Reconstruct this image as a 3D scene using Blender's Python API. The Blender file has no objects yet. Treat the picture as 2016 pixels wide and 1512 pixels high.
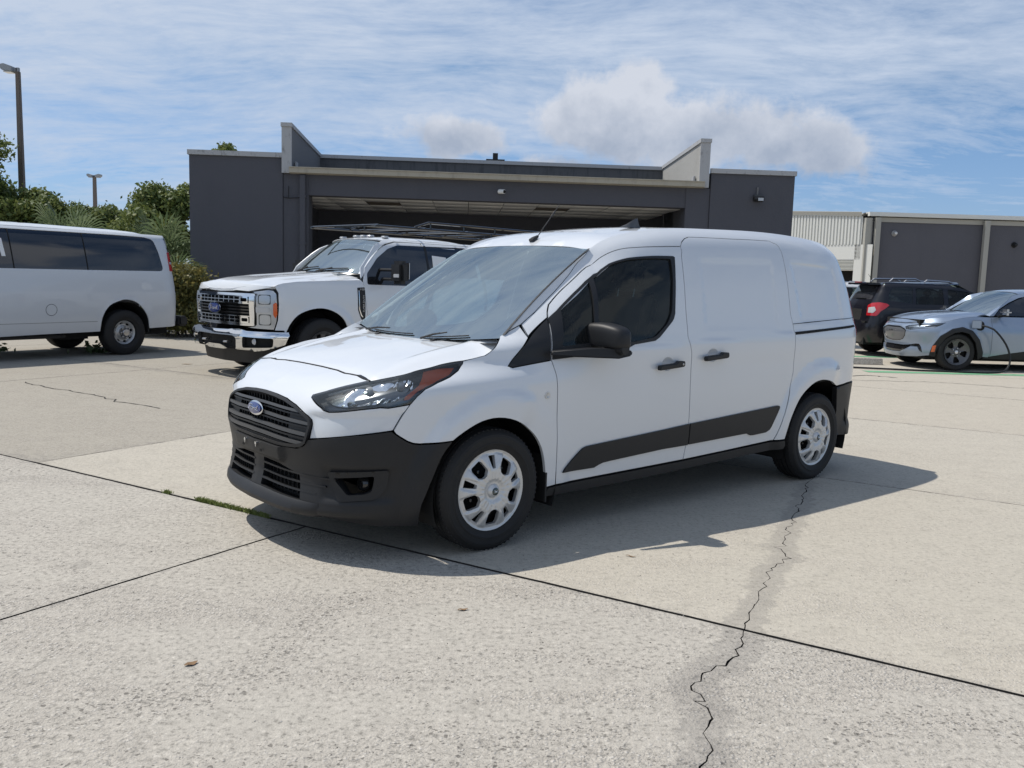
import bpy, bmesh, math, random
import numpy as np
from mathutils import Matrix, Vector
from mathutils.geometry import delaunay_2d_cdt
rnd = random.Random(7)
R = math.radians
SC = bpy.context.scene
COL = SC.collection
# ------------------------------------------------------------ camera
def _cam():
    pit, rol = R(6.8), R(1.66)
    F = Vector((0, math.cos(pit), -math.sin(pit))); U0 = Vector((0, math.sin(pit), math.cos(pit))); R0 = Vector((1, 0, 0))
    c, s = math.cos(rol), math.sin(rol)
    Rt = c*R0 + s*U0; U = -s*R0 + c*U0
    cd = bpy.data.cameras.new('camera'); co = bpy.data.objects.new('camera', cd); COL.objects.link(co)
    cd.sensor_width = 36; cd.lens = 1730/2016*36; cd.clip_start = .05; cd.clip_end = 2000
    M = Matrix((Rt, U, -F)).transposed().to_4x4(); M.translation = (0, 0, 1.42)
    co.matrix_world = M; SC.camera = co
_cam()
SUN = Vector((-.495, .15, 1)).normalized()      # towards the sun
# ------------------------------------------------------------ node helper
class NT:
    def __init__(s, tree): s.t = tree; s.n = tree.nodes; s.l = tree.links
    def add(s, typ, **kw):
        n = s.n.new(typ)
        for k, v in kw.items():
            if k == 'inp':
                for kk, vv in v.items():
                    if isinstance(vv, bpy.types.NodeSocket): s.l.new(vv, n.inputs[kk])
                    else: n.inputs[kk].default_value = vv
            else: setattr(n, k, v)
        return n
    def math(s, op, a, b=None, c=None, clamp=False):
        n = s.n.new('ShaderNodeMath'); n.operation = op; n.use_clamp = clamp
        for i, x in enumerate((a, b, c)):
            if x is None: continue
            if isinstance(x, bpy.types.NodeSocket): s.l.new(x, n.inputs[i])
            else: n.inputs[i].default_value = x
        return n.outputs[0]
    def vmath(s, op, a, b=None):
        n = s.n.new('ShaderNodeVectorMath'); n.operation = op
        for i, x in enumerate((a, b)):
            if x is None: continue
            if isinstance(x, bpy.types.NodeSocket): s.l.new(x, n.inputs[i])
            else: n.inputs[i].default_value = x
        return n.outputs['Value'] if op in ('LENGTH', 'DOT_PRODUCT', 'DISTANCE') else n.outputs[0]
    def ramp(s, fac, stops, interp='LINEAR'):
        n = s.n.new('ShaderNodeValToRGB'); e = n.color_ramp.elements; n.color_ramp.interpolation = interp
        while len(e) < len(stops): e.new(.5)
        for i, (p, c) in enumerate(stops):
            e[i].position = p; e[i].color = (c, c, c, 1) if isinstance(c, (int, float)) else (*c, 1)
        s.l.new(fac, n.inputs[0]); return n.outputs[0]
    def mix(s, fac, a, b, mode='MIX'):
        n = s.n.new('ShaderNodeMix'); n.data_type = 'RGBA'; n.blend_type = mode
        for k, x in ((0, fac), (6, a), (7, b)):
            if isinstance(x, bpy.types.NodeSocket): s.l.new(x, n.inputs[k])
            elif k == 0: n.inputs[k].default_value = x
            else: n.inputs[k].default_value = (*x, 1) if len(x) == 3 else x
        return n.outputs[2]
    def noise(s, vec, scale, detail=4, rough=.55, dist=0., out=0):
        n = s.add('ShaderNodeTexNoise', inp={'Vector': vec, 'Scale': scale, 'Detail': detail, 'Roughness': rough, 'Distortion': dist}); return n.outputs[out]
    def scale(s, vec, sc, rot=(0, 0, 0), loc=(0, 0, 0)):
        n = s.add('ShaderNodeMapping', inp={'Vector': vec}); n.inputs['Scale'].default_value = sc; n.inputs['Rotation'].default_value = rot; n.inputs['Location'].default_value = loc
        return n.outputs[0]
# ------------------------------------------------------------ world: sky and clouds
def _world():
    w = bpy.data.worlds.new('World'); SC.world = w; w.use_nodes = True
    n = NT(w.node_tree); w.node_tree.nodes.clear()
    sky = n.add('ShaderNodeTexSky'); sky.sky_type = 'NISHITA'; sky.sun_disc = False
    sky.sun_elevation = R(62.6); sky.sun_rotation = math.atan2(-.495, .15); sky.altitude = 10; sky.air_density = 1.; sky.dust_density = .6; sky.ozone_density = 1.6
    g = n.add('ShaderNodeTexCoord').outputs['Generated']
    sep = n.add('ShaderNodeSeparateXYZ', inp={0: g}); X, Y, Z = sep.outputs
    zz = n.math('MAXIMUM', Z, 0.0)
    den = n.math('ADD', zz, .15)
    px = n.math('DIVIDE', X, den); py = n.math('DIVIDE', Y, den)
    P = n.add('ShaderNodeCombineXYZ', inp={0: px, 1: py, 2: 0.}).outputs[0]
    # high sheet of broken streaks
    warp = n.vmath('MULTIPLY', n.vmath('SUBTRACT', n.noise(P, 1.1, 2, .5, out=1), (.5, .5, .5)), (.45, .45, 0))
    Pw = n.vmath('ADD', P, warp)
    a = n.noise(n.scale(Pw, (.62, 1.5, 1), rot=(0, 0, R(-14))), .95, 7, .60)
    b = n.noise(n.scale(Pw, (3.0, 4.6, 1), rot=(0, 0, R(24))), 2.4, 6, .68)
    big = n.noise(P, .30, 2, .5)
    fib = n.noise(n.scale(Pw, (3.2, 13, 1), rot=(0, 0, R(34))), 1.6, 4, .6)
    cov = n.math('ADD', n.math('MULTIPLY', a, .78), n.math('ADD', n.math('MULTIPLY', b, .34), n.math('ADD', n.math('MULTIPLY', big, .30), n.math('MULTIPLY', n.math('SUBTRACT', fib, .5), .15))))
    # more cover towards the left and higher up, less low down and right
    elev = n.add('ShaderNodeMapRange', inp={0: Z, 1: .02, 2: .24, 3: -.17, 4: .11}); elev.clamp = True
    high = n.add('ShaderNodeMapRange', inp={0: Z, 1: .28, 2: .50, 3: 0., 4: -.085}); high.clamp = True
    cov = n.math('ADD', cov, high.outputs[0])
    side = n.add('ShaderNodeMapRange', inp={0: X, 1: -.15, 2: .42, 3: .02, 4: -.13}); side.clamp = True
    cov = n.math('ADD', cov, n.math('ADD', elev.outputs[0], side.outputs[0]))
    m1 = n.add('ShaderNodeMapRange', inp={0: cov, 1: .57, 2: .86, 3: 0., 4: 1.}); m1.clamp = True
    m1 = n.math('POWER', m1.outputs[0], .8)
    # heaped clouds: soft lobes around chosen directions, eaten by noise
    D3 = n.vmath('NORMALIZE', g)
    nz = n.noise(D3, 9, 7, .58); nz2 = n.noise(D3, 26, 5, .6)
    def lobe(az, el, w, h, amp):
        d = n.vmath('SUBTRACT', D3, (math.sin(R(az))*math.cos(R(el)), math.cos(R(az))*math.cos(R(el)), math.sin(R(el))))
        d = n.vmath('MULTIPLY', d, (1/w, 1/w, 1/h)); return n.math('MULTIPLY', n.math('SUBTRACT', 1., n.vmath('LENGTH', d)), amp)
    lobes = [lobe(*a) for a in CLOUDS]
    L = lobes[0]
    for q in lobes[1:]: L = n.math('MAXIMUM', L, q)
    c = n.math('ADD', L, n.math('ADD', n.math('MULTIPLY', n.math('SUBTRACT', nz, .5), 2.6), n.math('MULTIPLY', n.math('SUBTRACT', nz2, .5), 1.0)))
    m2 = n.add('ShaderNodeMapRange', inp={0: c, 1: -.03, 2: .32, 3: 0., 4: 1.}); m2.clamp = True
    m2 = m2.outputs[0]
    body = n.add('ShaderNodeMapRange', inp={0: c, 1: .12, 2: .75, 3: 0., 4: 1.}); body.clamp = True
    lowz = n.add('ShaderNodeMapRange', inp={0: Z, 1: .0, 2: .22, 3: 1., 4: 0.}); lowz.clamp = True
    skyc = n.mix(1., sky.outputs[0], n.mix(lowz.outputs[0], SKYTINT, (.68, .84, 1.30)), 'MULTIPLY')
    CB = 7.6
    hi = n.mix(m1, skyc, (CB*.74, CB*.86, CB*1.06))
    shade = n.noise(n.vmath('ADD', D3, (0, 0, .025)), 9, 7, .58)
    base_ = n.math('MULTIPLY', n.math('SUBTRACT', .205, Z), 9.)
    dk = n.add('ShaderNodeMapRange', inp={0: n.math('ADD', n.math('MULTIPLY', body.outputs[0], .45), n.math('ADD', base_, n.math('MULTIPLY', n.math('SUBTRACT', shade, nz), 3.2))), 1: .12, 2: 1.15, 3: 0., 4: 1.}); dk.clamp = True
    cum = n.mix(dk.outputs[0], (CB*.90, CB*.95, CB*1.06), (CB*.52, CB*.60, CB*.75))
    full = n.mix(n.math('MULTIPLY', m2, .93), hi, cum)
    bg = n.add('ShaderNodeBackground', inp={'Color': full, 'Strength': .096})
    o = n.add('ShaderNodeOutputWorld', inp={'Surface': bg.outputs[0]})
SKYTINT = (.80, .96, 1.10)
CLOUDS = [(7.3, 10.0, .085, .042, .95), (12, 9.2, .11, .042, 1.1), (16.5, 8.2, .085, .034, .95), (7.8, 12.0, .042, .034, .80), (4.2, 9.8, .05, .026, .55), (19, 7.6, .04, .02, .5),
          (-3.6, 8.6, .048, .020, .75), (2.2, 7.0, .045, .014, .6), (160, 22, .2, .09, 1), (215, 30, .25, .1, 1), (100, 25, .2, .09, 1), (-80, 20, .2, .07, .9)]
_world()
sd = bpy.data.lights.new('sun', 'SUN'); sd.energy = 4.1; sd.angle = R(.53); sd.color = (1, .945, .865)
so = bpy.data.objects.new('sun', sd); COL.objects.link(so); so.rotation_euler = SUN.to_track_quat('Z', 'Y').to_euler()
SC.view_settings.view_transform = 'Standard'; SC.view_settings.look = 'None'; SC.view_settings.exposure = 0; SC.view_settings.gamma = 1; SC.view_settings.use_curve_mapping = False
SC.render.engine = 'CYCLES'
# ------------------------------------------------------------ objects, names, labels
def mesh(name, V, F, mat, parent=None, smooth=False, loc=None, kind=None, label=None):
    me = bpy.data.meshes.new(name); V = np.asarray(V, float)
    me.from_pydata(V.tolist(), [], [tuple(int(i) for i in f) for f in F])
    ms = mat if isinstance(mat, (list, tuple)) else [mat]
    for m in ms: me.materials.append(m)
    if smooth: me.polygons.foreach_set('use_smooth', [True]*len(me.polygons))
    me.update(); o = bpy.data.objects.new(name, me); COL.objects.link(o)
    if parent: o.parent = parent
    if loc: o.location = loc
    if kind: o['kind'] = kind
    if label: o['label'] = label
    return o
def thing(name, label, cat, loc=(0, 0, 0), rz=0, group=None):
    o = bpy.data.objects.new(name, None); COL.objects.link(o); o.location = loc; o.rotation_euler = (0, 0, rz)
    o.empty_display_size = .2; return tag(o, label, cat, group)
def tag(o, label, cat, group=None):
    o['label'] = label; o['category'] = cat
    if group: o['group'] = group
    return o
class MB:
    """collects shapes into one mesh"""
    def __init__(s): s.V = []; s.F = []; s.n = 0
    def add(s, V, F):
        V = np.asarray(V, float); s.V.append(V); s.F += [tuple(int(i)+s.n for i in f) for f in F]; s.n += len(V); return s
    def box(s, c, d, rz=0, m=None):
        x, y, z = np.array(d)/2; V = np.array([(a*x, b*y, e*z) for a in (-1, 1) for b in (-1, 1) for e in (-1, 1)])
        if rz: V = V@np.array([[math.cos(rz), math.sin(rz), 0], [-math.sin(rz), math.cos(rz), 0], [0, 0, 1]])
        if m is not None: V = V@np.asarray(m).T
        return s.add(V+np.array(c), [(0, 1, 3, 2), (4, 6, 7, 5), (0, 4, 5, 1), (2, 3, 7, 6), (0, 2, 6, 4), (1, 5, 7, 3)])
    def tube(s, pts, r, k=8, cap=True):
        P = np.asarray(pts, float); n = len(P); rr = np.full(n, r) if np.isscalar(r) else np.asarray(r)
        T = np.gradient(P, axis=0); T /= np.maximum(np.linalg.norm(T, axis=1), 1e-9)[:, None]
        up = np.array([0, 0, 1.]) if abs(T[0][2]) < .9 else np.array([1., 0, 0])
        V = []
        for i in range(n):
            a = np.cross(T[i], up); a /= max(np.linalg.norm(a), 1e-9); b = np.cross(a, T[i]); up = b
            for j in range(k):
                t = 2*math.pi*j/k; V.append(P[i]+rr[i]*(a*math.cos(t)+b*math.sin(t)))
        F = [(i*k+j, i*k+(j+1) % k, (i+1)*k+(j+1) % k, (i+1)*k+j) for i in range(n-1) for j in range(k)]
        if cap: F += [tuple(range(k))[::-1], tuple((n-1)*k+j for j in range(k))]
        return s.add(V, F)
    def lathe(s, prof, k=32, ax='y', c=(0, 0, 0), close=False):
        """prof: (radius, along axis)"""
        V = []
        for (r, h) in prof:
            for j in range(k):
                t = 2*math.pi*j/k; a, b = r*math.cos(t), r*math.sin(t)
                V.append({'y': (a, h, b), 'z': (a, b, h), 'x': (h, a, b)}[ax])
        n = len(prof); F = [(i*k+j, i*k+(j+1) % k, (i+1)*k+(j+1) % k, (i+1)*k+j) for i in range(n-1) for j in range(k)]
        if close: F += [((n-1)*k+j, (n-1)*k+(j+1) % k, (j+1) % k, j) for j in range(k)]
        return s.add(np.array(V)+np.array(c), F)
    def prism(s, poly, h0, h1, ax='z'):
        """polygon extruded along an axis; poly in the other two coordinates"""
        n = len(poly); f = {'z': lambda a, b, h: (a, b, h), 'y': lambda a, b, h: (a, h, b), 'x': lambda a, b, h: (h, a, b)}[ax]
        V = [f(a, b, h0) for a, b in poly]+[f(a, b, h1) for a, b in poly]
        return s.add(V, [tuple(range(n))[::-1], tuple(range(n, 2*n))]+[(i, (i+1) % n, n+(i+1) % n, n+i) for i in range(n)])
    def sheet(s, G):
        """grid of points [i][j]"""
        G = np.asarray(G, float); a, b = G.shape[:2]
        return s.add(G.reshape(-1, 3), [(i*b+j, i*b+j+1, (i+1)*b+j+1, (i+1)*b+j) for i in range(a-1) for j in range(b-1)])
    def build(s, name, mat, parent=None, smooth=False, **kw):
        o = mesh(name, np.concatenate(s.V), s.F, mat, parent, smooth, **kw)
        bm = bmesh.new(); bm.from_mesh(o.data); bmesh.ops.recalc_face_normals(bm, faces=bm.faces); bm.to_mesh(o.data); bm.free()
        if smooth: sharp(o)
        return o
def sharp(o, ang=35):
    bm = bmesh.new(); bm.from_mesh(o.data)
    for e in bm.edges:
        if len(e.link_faces) == 2 and e.calc_face_angle(0) > R(ang): e.smooth = False
    bm.to_mesh(o.data); bm.free()
def bevel(o, w=.01, seg=2, ang=30):
    bm = bmesh.new(); bm.from_mesh(o.data); bmesh.ops.remove_doubles(bm, verts=bm.verts, dist=1e-5)
    ed = [e for e in bm.edges if len(e.link_faces) == 2 and e.calc_face_angle(0) > R(ang)]
    bmesh.ops.bevel(bm, geom=ed, offset=w, segments=seg, affect='EDGES', clamp_overlap=True)
    for f in bm.faces: f.smooth = True
    bm.to_mesh(o.data); bm.free(); sharp(o, 50); return o
def mirror(o, parent=None, recurse=True):
    """same mesh on the other side of the x axis"""
    c = o.copy(); COL.objects.link(c); c.parent = parent or o.parent; c.scale = (1, -1, 1) if c.parent is o.parent else c.scale
    if o.location.length: c.location = (o.location.x, -o.location.y, o.location.z)
    if recurse:
        for ch in o.children:
            k = ch.copy(); COL.objects.link(k); k.parent = c
    return c
def copy_tree(o, parent=None):
    c = o.copy(); COL.objects.link(c); c.parent = parent
    for ch in o.children: copy_tree(ch, c)
    return c
# ------------------------------------------------------------ 2D polygons
def dens(poly, step, closed=True):
    P = np.asarray(poly, float); out = []
    n = len(P)
    for i in range(n if closed else n-1):
        a, b = P[i], P[(i+1) % n]; k = max(1, int(math.ceil(np.linalg.norm(b-a)/step)))
        out += [a+(b-a)*t/k for t in range(k)]
    if not closed: out.append(P[-1])
    return np.array(out)
def area(P):
    P = np.asarray(P); x, y = P[:, 0], P[:, 1]; return .5*np.sum(x*np.roll(y, -1)-y*np.roll(x, -1))
def inset(P, d):
    P = np.asarray(P, float)
    if area(P) < 0: P = P[::-1]
    a = P-np.roll(P, 1, 0); b = np.roll(P, -1, 0)-P
    na = np.c_[-a[:, 1], a[:, 0]]/np.maximum(np.linalg.norm(a, axis=1), 1e-9)[:, None]; nb = np.c_[-b[:, 1], b[:, 0]]/np.maximum(np.linalg.norm(b, axis=1), 1e-9)[:, None]
    m = na+nb; m /= np.maximum((m*m).sum(1)/2, .35)[:, None]
    return P+m*d
def rround(poly, r, k=4):
    """round the corners of a polygon; r number or list"""
    P = np.asarray(poly, float); n = len(P); out = []
    for i in range(n):
        ri = r[i] if isinstance(r, (list, tuple)) else r
        a, b, c = P[i-1], P[i], P[(i+1) % n]
        if ri <= 0: out.append(b); continue
        u = a-b; v = c-b; lu, lv = np.linalg.norm(u), np.linalg.norm(v); q = min(ri, lu*.45, lv*.45); p0 = b+u/lu*q; p1 = b+v/lv*q
        for t in np.linspace(0, 1, k+1): out.append((1-t)**2*p0+2*t*(1-t)*b+t*t*p1)
    return np.array(out)
def curve(pts, step=.02, closed=False):
    """Catmull-Rom through points"""
    P = np.asarray(pts, float); n = len(P); out = []
    for i in range(n if closed else n-1):
        if closed: p = [P[(i+j-1) % n] for j in range(4)]
        else: p = [P[max(i-1, 0)], P[i], P[i+1], P[min(i+2, n-1)]]
        k = max(1, int(np.linalg.norm(p[2]-p[1])/step))
        for t in np.arange(k)/k:
            out.append(.5*((2*p[1])+(-p[0]+p[2])*t+(2*p[0]-5*p[1]+4*p[2]-p[3])*t*t+(-p[0]+3*p[1]-3*p[2]+p[3])*t**3))
    if not closed: out.append(P[-1])
    return np.array(out)
def inside(poly, Q):
    P = np.asarray(poly); x, y = Q[:, 0], Q[:, 1]; c = np.zeros(len(Q), bool); n = len(P)
    for i in range(n):
        x0, y0 = P[i]; x1, y1 = P[i-1]
        if y0 == y1: continue
        k = ((y0 > y) != (y1 > y)) & (x < (x1-x0)*(y-y0)/(y1-y0)+x0); c ^= k
    return c
def tri(outer, holes=(), step=.03):
    """triangulate a polygon with holes over an inner lattice: points, triangles, boundary loops"""
    loops = [np.asarray(outer, float)]+[np.asarray(h, float) for h in holes]; pts = np.concatenate(loops); E = []; k = 0; L = []
    for l in loops:
        n = len(l); E += [(k+i, k+(i+1) % n) for i in range(n)]; L.append(list(range(k, k+n))); k += n
    if step:
        lo, hi = loops[0].min(0), loops[0].max(0); g = []
        ny = int((hi[1]-lo[1])/(step*.87))+1
        for j in range(ny+1):
            xs = np.arange(lo[0]+(step/2 if j % 2 else 0), hi[0], step); g.append(np.c_[xs, np.full(len(xs), lo[1]+j*step*.87)])
        g = np.concatenate(g); m = inside(loops[0], g)
        for h in loops[1:]: m &= ~inside(h, g)
        g = g[m]
        if len(g):
            keep = np.ones(len(g), bool)
            for i in range(0, len(g), 2000):
                d = ((g[i:i+2000, None]-pts[None])**2).sum(2).min(1); keep[i:i+2000] = d > (step*.45)**2
            pts = np.concatenate([pts, g[keep]])
    r = delaunay_2d_cdt([Vector(p) for p in pts], E, [], 0, 1e-7, True)
    V = np.array([(v.x, v.y) for v in r[0]]); T = [tuple(f) for f in r[2]]
    C = np.array([V[list(t)].mean(0) for t in T]); m = inside(loops[0], C)
    for h in loops[1:]: m &= ~inside(h, C)
    T = [t for t, k in zip(T, m) if k]
    mp = {}
    for ni, orig in enumerate(r[3]):
        for oo in orig: mp[oo] = ni
    L = [[mp[i] for i in l if i in mp] for l in L]
    return V, T, L
CEN = [np.array([1.4, 0, .9])]
def panel(name, f, outer, mat, parent, holes=(), step=.035, gap=.003, lip=.016, off=0., disp=None, smooth=True, mir=False, hgap=0, back=False, **kw):
    """a skin panel: polygon in the parameters of surface f, inset by the shut line, with turned-in edges"""
    ds = step*.6 or .5; o_ = inset(dens(outer, ds), gap); hs = [inset(dens(h, ds), -hgap) for h in holes]
    V2, T, L = tri(o_, hs, step)
    a, b = V2[:, 0], V2[:, 1]; P = f(a, b); N = normals(f, a, b)
    if np.sum((P-CEN[0])*N) < 0: N = -N
    d = off+(disp(a, b, P) if disp is not None else 0)
    P = P+N*(d if np.isscalar(d) else d[:, None])
    t0 = T[0]; nn = np.array([np.cross(P[t[1]]-P[t[0]], P[t[2]]-P[t[0]]) for t in T]); s = (nn*N[[t[0] for t in T]]).sum(1)
    T = [t if k > 0 else t[::-1] for t, k in zip(T, s)]
    V = [P]; F = list(T); n = len(P)
    if lip:
        for l in L:
            l = np.array(l); k = len(l); V += [P[l], P[l]-N[l]*lip]
            for i in range(k):
                j = (i+1) % k; F.append((n+i, n+j, n+k+j, n+k+i))
            n += 2*k
    o = mesh(name, np.concatenate(V), F, mat, parent, smooth, **kw)
    if disp is None and smooth and step:
        Z_ = np.zeros((n, 3)); Z_[:len(P)] = N; o.data.normals_split_custom_set_from_vertices(Z_.tolist())
    if mir: mirror(o)
    return o
def strip(f, pts, w, off=.002, lift=.0):
    """ribbon on a surface along a polyline of parameters"""
    P2 = np.asarray(pts, float); T = np.gradient(P2, axis=0); T /= np.linalg.norm(T, axis=1)[:, None]; Nn = np.c_[-T[:, 1], T[:, 0]]
    G = []
    for k in (-1, 1):
        q = P2+Nn*w/2*k; X = f(q[:, 0], q[:, 1]); N = normals(f, q[:, 0], q[:, 1])
        if np.sum((X-CEN[0])*N) < 0: N = -N
        G.append(X+N*off)
    return np.array(G)
# ------------------------------------------------------------ materials
MT = {}
def pbr(name, col, rough=.5, metal=0., coat=0., spec=.5, ior=1.5, fn=None, crough=.03, **inp):
    m = bpy.data.materials.new(name); m.use_nodes = True; n = NT(m.node_tree); b = m.node_tree.nodes['Principled BSDF']
    b.inputs['Base Color'].default_value = (*col, 1); b.inputs['Roughness'].default_value = rough; b.inputs['Metallic'].default_value = metal
    b.inputs['Coat Weight'].default_value = coat; b.inputs['Coat Roughness'].default_value = crough; b.inputs['Specular IOR Level'].default_value = spec; b.inputs['IOR'].default_value = ior
    for k, v in inp.items(): b.inputs[k.replace('_', ' ')].default_value = v
    if fn: fn(n, b)
    MT[name] = m; return m
def objc(n): return n.add('ShaderNodeTexCoord').outputs['Object']
def bump(n, b, h, dist=.01, strength=1.):
    k = n.add('ShaderNodeBump', inp={'Height': h, 'Distance': dist, 'Strength': strength}); n.l.new(k.outputs[0], b.inputs['Normal']); return k
def grime(amount, tone=(.25, .22, .18), low=.0, high=.9):
    """road film that gathers low on a vehicle, as colour"""
    def fn(n, b):
        c = objc(n); z = n.add('ShaderNodeSeparateXYZ', inp={0: c}).outputs[2]
        k = n.add('ShaderNodeMapRange', inp={0: z, 1: low, 2: high, 3: 1., 4: 0.}); k.clamp = True
        t = n.math('MULTIPLY', n.math('POWER', k.outputs[0], 2.), n.math('MULTIPLY', n.noise(c, 5, 6, .7), amount*2.2), clamp=True)
        base = tuple(b.inputs['Base Color'].default_value)[:3]
        n.l.new(n.mix(t, base, tone), b.inputs['Base Color'])
        r0 = b.inputs['Roughness'].default_value
        n.l.new(n.math('ADD', r0, n.math('MULTIPLY', n.noise(c, 9, 5, .6), .12)), b.inputs['Roughness'])
        if b.inputs['Coat Weight'].default_value > .1:   # orange peel
            k = n.add('ShaderNodeBump', inp={'Height': n.noise(c, 3.2, 2, .5), 'Distance': .012, 'Strength': .25}); n.l.new(k.outputs[0], b.inputs['Coat Normal'])
    return fn
pbr('paint_white', (.65, .675, .70), .28, coat=1., spec=.6, fn=grime(.12))
pbr('paint_white_b', (.57, .595, .62), .35, coat=.7, fn=grime(.22))
pbr('paint_blue', (.27, .33, .42), .30, metal=.6, coat=1., fn=grime(.15))
pbr('paint_black', (.006, .006, .010), .25, coat=.6, spec=.3, fn=grime(.15, (.12, .11, .1)))
def plas(n, b):
    c = objc(n); n.l.new(n.mix(n.noise(c, 6, 6, .65), (.009, .0095, .011), (.017, .0175, .019)), b.inputs['Base Color'])
    bump(n, b, n.noise(c, 420, 2, .5), .0004, .5)
pbr('plastic_dark', (.014, .014, .015), .50, spec=.4, fn=plas)
pbr('plastic_gloss', (.012, .012, .013), .12, coat=.5)
pbr('plastic_grey', (.06, .062, .065), .45)
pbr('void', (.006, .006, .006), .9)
pbr('interior', (.03, .031, .034), .8)
pbr('interior_light', (.35, .37, .37), .7)
pbr('headliner', (.42, .43, .42), .8)
def tyre_(n, b):
    c = objc(n); n.l.new(n.mix(n.noise(c, 14, 5, .6), (.006, .006, .0065), (.014, .0135, .013)), b.inputs['Base Color'])
pbr('rubber', (.018, .018, .018), .72, fn=tyre_)
pbr('cover_silver', (.60, .60, .59), .36, metal=.45)
pbr('alloy_dark', (.12, .12, .125), .38, metal=.6)
pbr('steel', (.45, .45, .46), .3, metal=1.)
pbr('chrome', (.78, .79, .80), .07, metal=1.)
pbr('lamp_chrome', (.85, .86, .88), .14, metal=1.)
pbr('amber', (.62, .11, .02), .15, coat=.8)
pbr('red_lens', (.42, .012, .018), .12, coat=1.)
pbr('clear_lens_grey', (.45, .46, .47), .12, coat=1.)
pbr('badge_blue', (.012, .03, .16), .18, coat=1.)
pbr('cap_dark', (.01, .03, .03), .2, coat=1.)
pbr('white_matte', (.78, .78, .76), .6)
pbr('ink', (.03, .03, .03), .6)
def thin_glass(name, tint, dirt=.04, f0=1.5, dirtc=(.5, .5, .48)):
    m = bpy.data.materials.new(name); m.use_nodes = True; n = NT(m.node_tree); n.n.clear()
    fr = n.add('ShaderNodeFresnel', inp={'IOR': f0}).outputs[0]
    tr = n.add('ShaderNodeBsdfTransparent', inp={'Color': (*tint, 1)}); gl = n.add('ShaderNodeBsdfGlossy', inp={'Color': (.92, .99, .97, 1), 'Roughness': .012}); df = n.add('ShaderNodeBsdfDiffuse', inp={'Color': (*dirtc, 1)})
    c = objc(n); d = n.math('MULTIPLY', n.noise(c, 3, 6, .7), dirt*2)
    a = n.add('ShaderNodeMixShader', inp={0: d, 1: tr.outputs[0], 2: df.outputs[0]})
    b = n.add('ShaderNodeMixShader', inp={0: fr, 1: a.outputs[0], 2: gl.outputs[0]})
    n.add('ShaderNodeOutputMaterial', inp={0: b.outputs[0]}); MT[name] = m; return m
thin_glass('windscreen', (.74, .92, .88), .03, 7.0, (.50, .58, .57))
thin_glass('glass_side', (.30, .38, .38), .02, 1.36)
thin_glass('glass_privacy', (.05, .055, .06), .02, 1.6)
thin_glass('lens', (.92, .93, .94), .03, 1.5)
# ------------------------------------------------------------ text as mesh
def text(name, s, size, mat, parent, M, extrude=.001, align='CENTER', shear=0.):
    c = bpy.data.curves.new(name, 'FONT'); c.body = s; c.size = size; c.extrude = extrude; c.align_x = align; c.align_y = 'CENTER'; c.shear = shear; c.resolution_u = 2
    t = bpy.data.objects.new('tmp', c); COL.objects.link(t); dg = bpy.context.evaluated_depsgraph_get(); me = bpy.data.meshes.new_from_object(t.evaluated_get(dg)); bpy.data.objects.remove(t)
    me.materials.clear(); me.materials.append(mat); o = bpy.data.objects.new(name, me); COL.objects.link(o); o.parent = parent; o.matrix_local = M; return o
def frame(o, x, y, z):
    """matrix from origin and axis vectors"""
    x, y, z = (Vector(v).normalized() for v in (x, y, z)); M = Matrix((x, y, z)).transposed().to_4x4(); M.translation = o; return M
def script_word(scale=1.):
    """the four joined letters of the oval's lettering, as a pen line"""
    s = [[(-.80, .42), (-.70, .62), (-.45, .66), (-.10, .60)], [(-.52, .62), (-.58, .2), (-.70, -.35), (-.85, -.40), (-.95, -.25)], [(-.70, .12), (-.45, .15), (-.30, .18)],
         [(-.10, .10), (-.28, .05), (-.34, -.22), (-.18, -.38), (-.02, -.22), (-.05, .05), (-.12, .12), (.05, .02), (.15, .05)],
         [(.18, .12), (.14, -.15), (.10, -.38)], [(.14, -.10), (.26, .08), (.38, .10)],
         [(.62, .05), (.48, .08), (.38, -.18), (.48, -.36), (.62, -.2), (.70, .1), (.80, .55)], [(.78, .5), (.68, .0), (.66, -.28), (.78, -.36), (.92, -.25)]]
    return [[(a*scale, b*scale) for a, b in k] for k in s]
def oval_badge(parent, M, w, h, ringmat='chrome', word=True):
    """blue oval badge with its pen lettering; local x right, y up, z out"""
    def dome(a, b, z0, z1, k=28, n=4):
        V = []; F = []
        for i in range(n+1):
            t = i/n
            for j in range(k):
                u = 2*math.pi*j/k; V.append((a*(1-t)*math.cos(u), b*(1-t)*math.sin(u), z0+(z1-z0)*math.sin(t*math.pi/2)))
        F = [(i*k+j, i*k+(j+1) % k, (i+1)*k+(j+1) % k, (i+1)*k+j) for i in range(n) for j in range(k)]; return V, F
    root = MB().add(*dome(w/2, h/2, .0, .012)).build('badge', MT[ringmat], parent, True); root.matrix_local = M
    k = 28; V = []
    ins = MB().add([(x*.86, y*.80, z+.002) for x, y, z in dome(w/2, h/2, .006, .0125)[0]], dome(1, 1, 0, 1)[1]).build('badge_face', MT['badge_blue'], root, True)
    if word:
        m = MB()
        for st in script_word(): m.tube([(x*w*.36, y*h*.36, .0135+.0025*(1-abs(x))) for x, y in curve(st, .12)], h*.022, 5)
        m.build('badge_lettering', MT['chrome'], root, True)
    return root

def loft(name, A, B, mat, parent, sides=(1, -1), smooth=True):
    for s in sides:
        a = np.array(A)*[1, s, 1]; b = np.array(B)*[1, s, 1]; MB().sheet([a, (a+b)/2, b]).build(name, mat, parent, smooth)
def sample(f, P, n=24):
    P = np.array(P, float); d = np.r_[0, np.cumsum(np.linalg.norm(np.diff(P, axis=0), axis=1))]; t = np.linspace(0, d[-1], n)
    return f(np.interp(t, d, P[:, 0]), np.interp(t, d, P[:, 1]))
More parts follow.
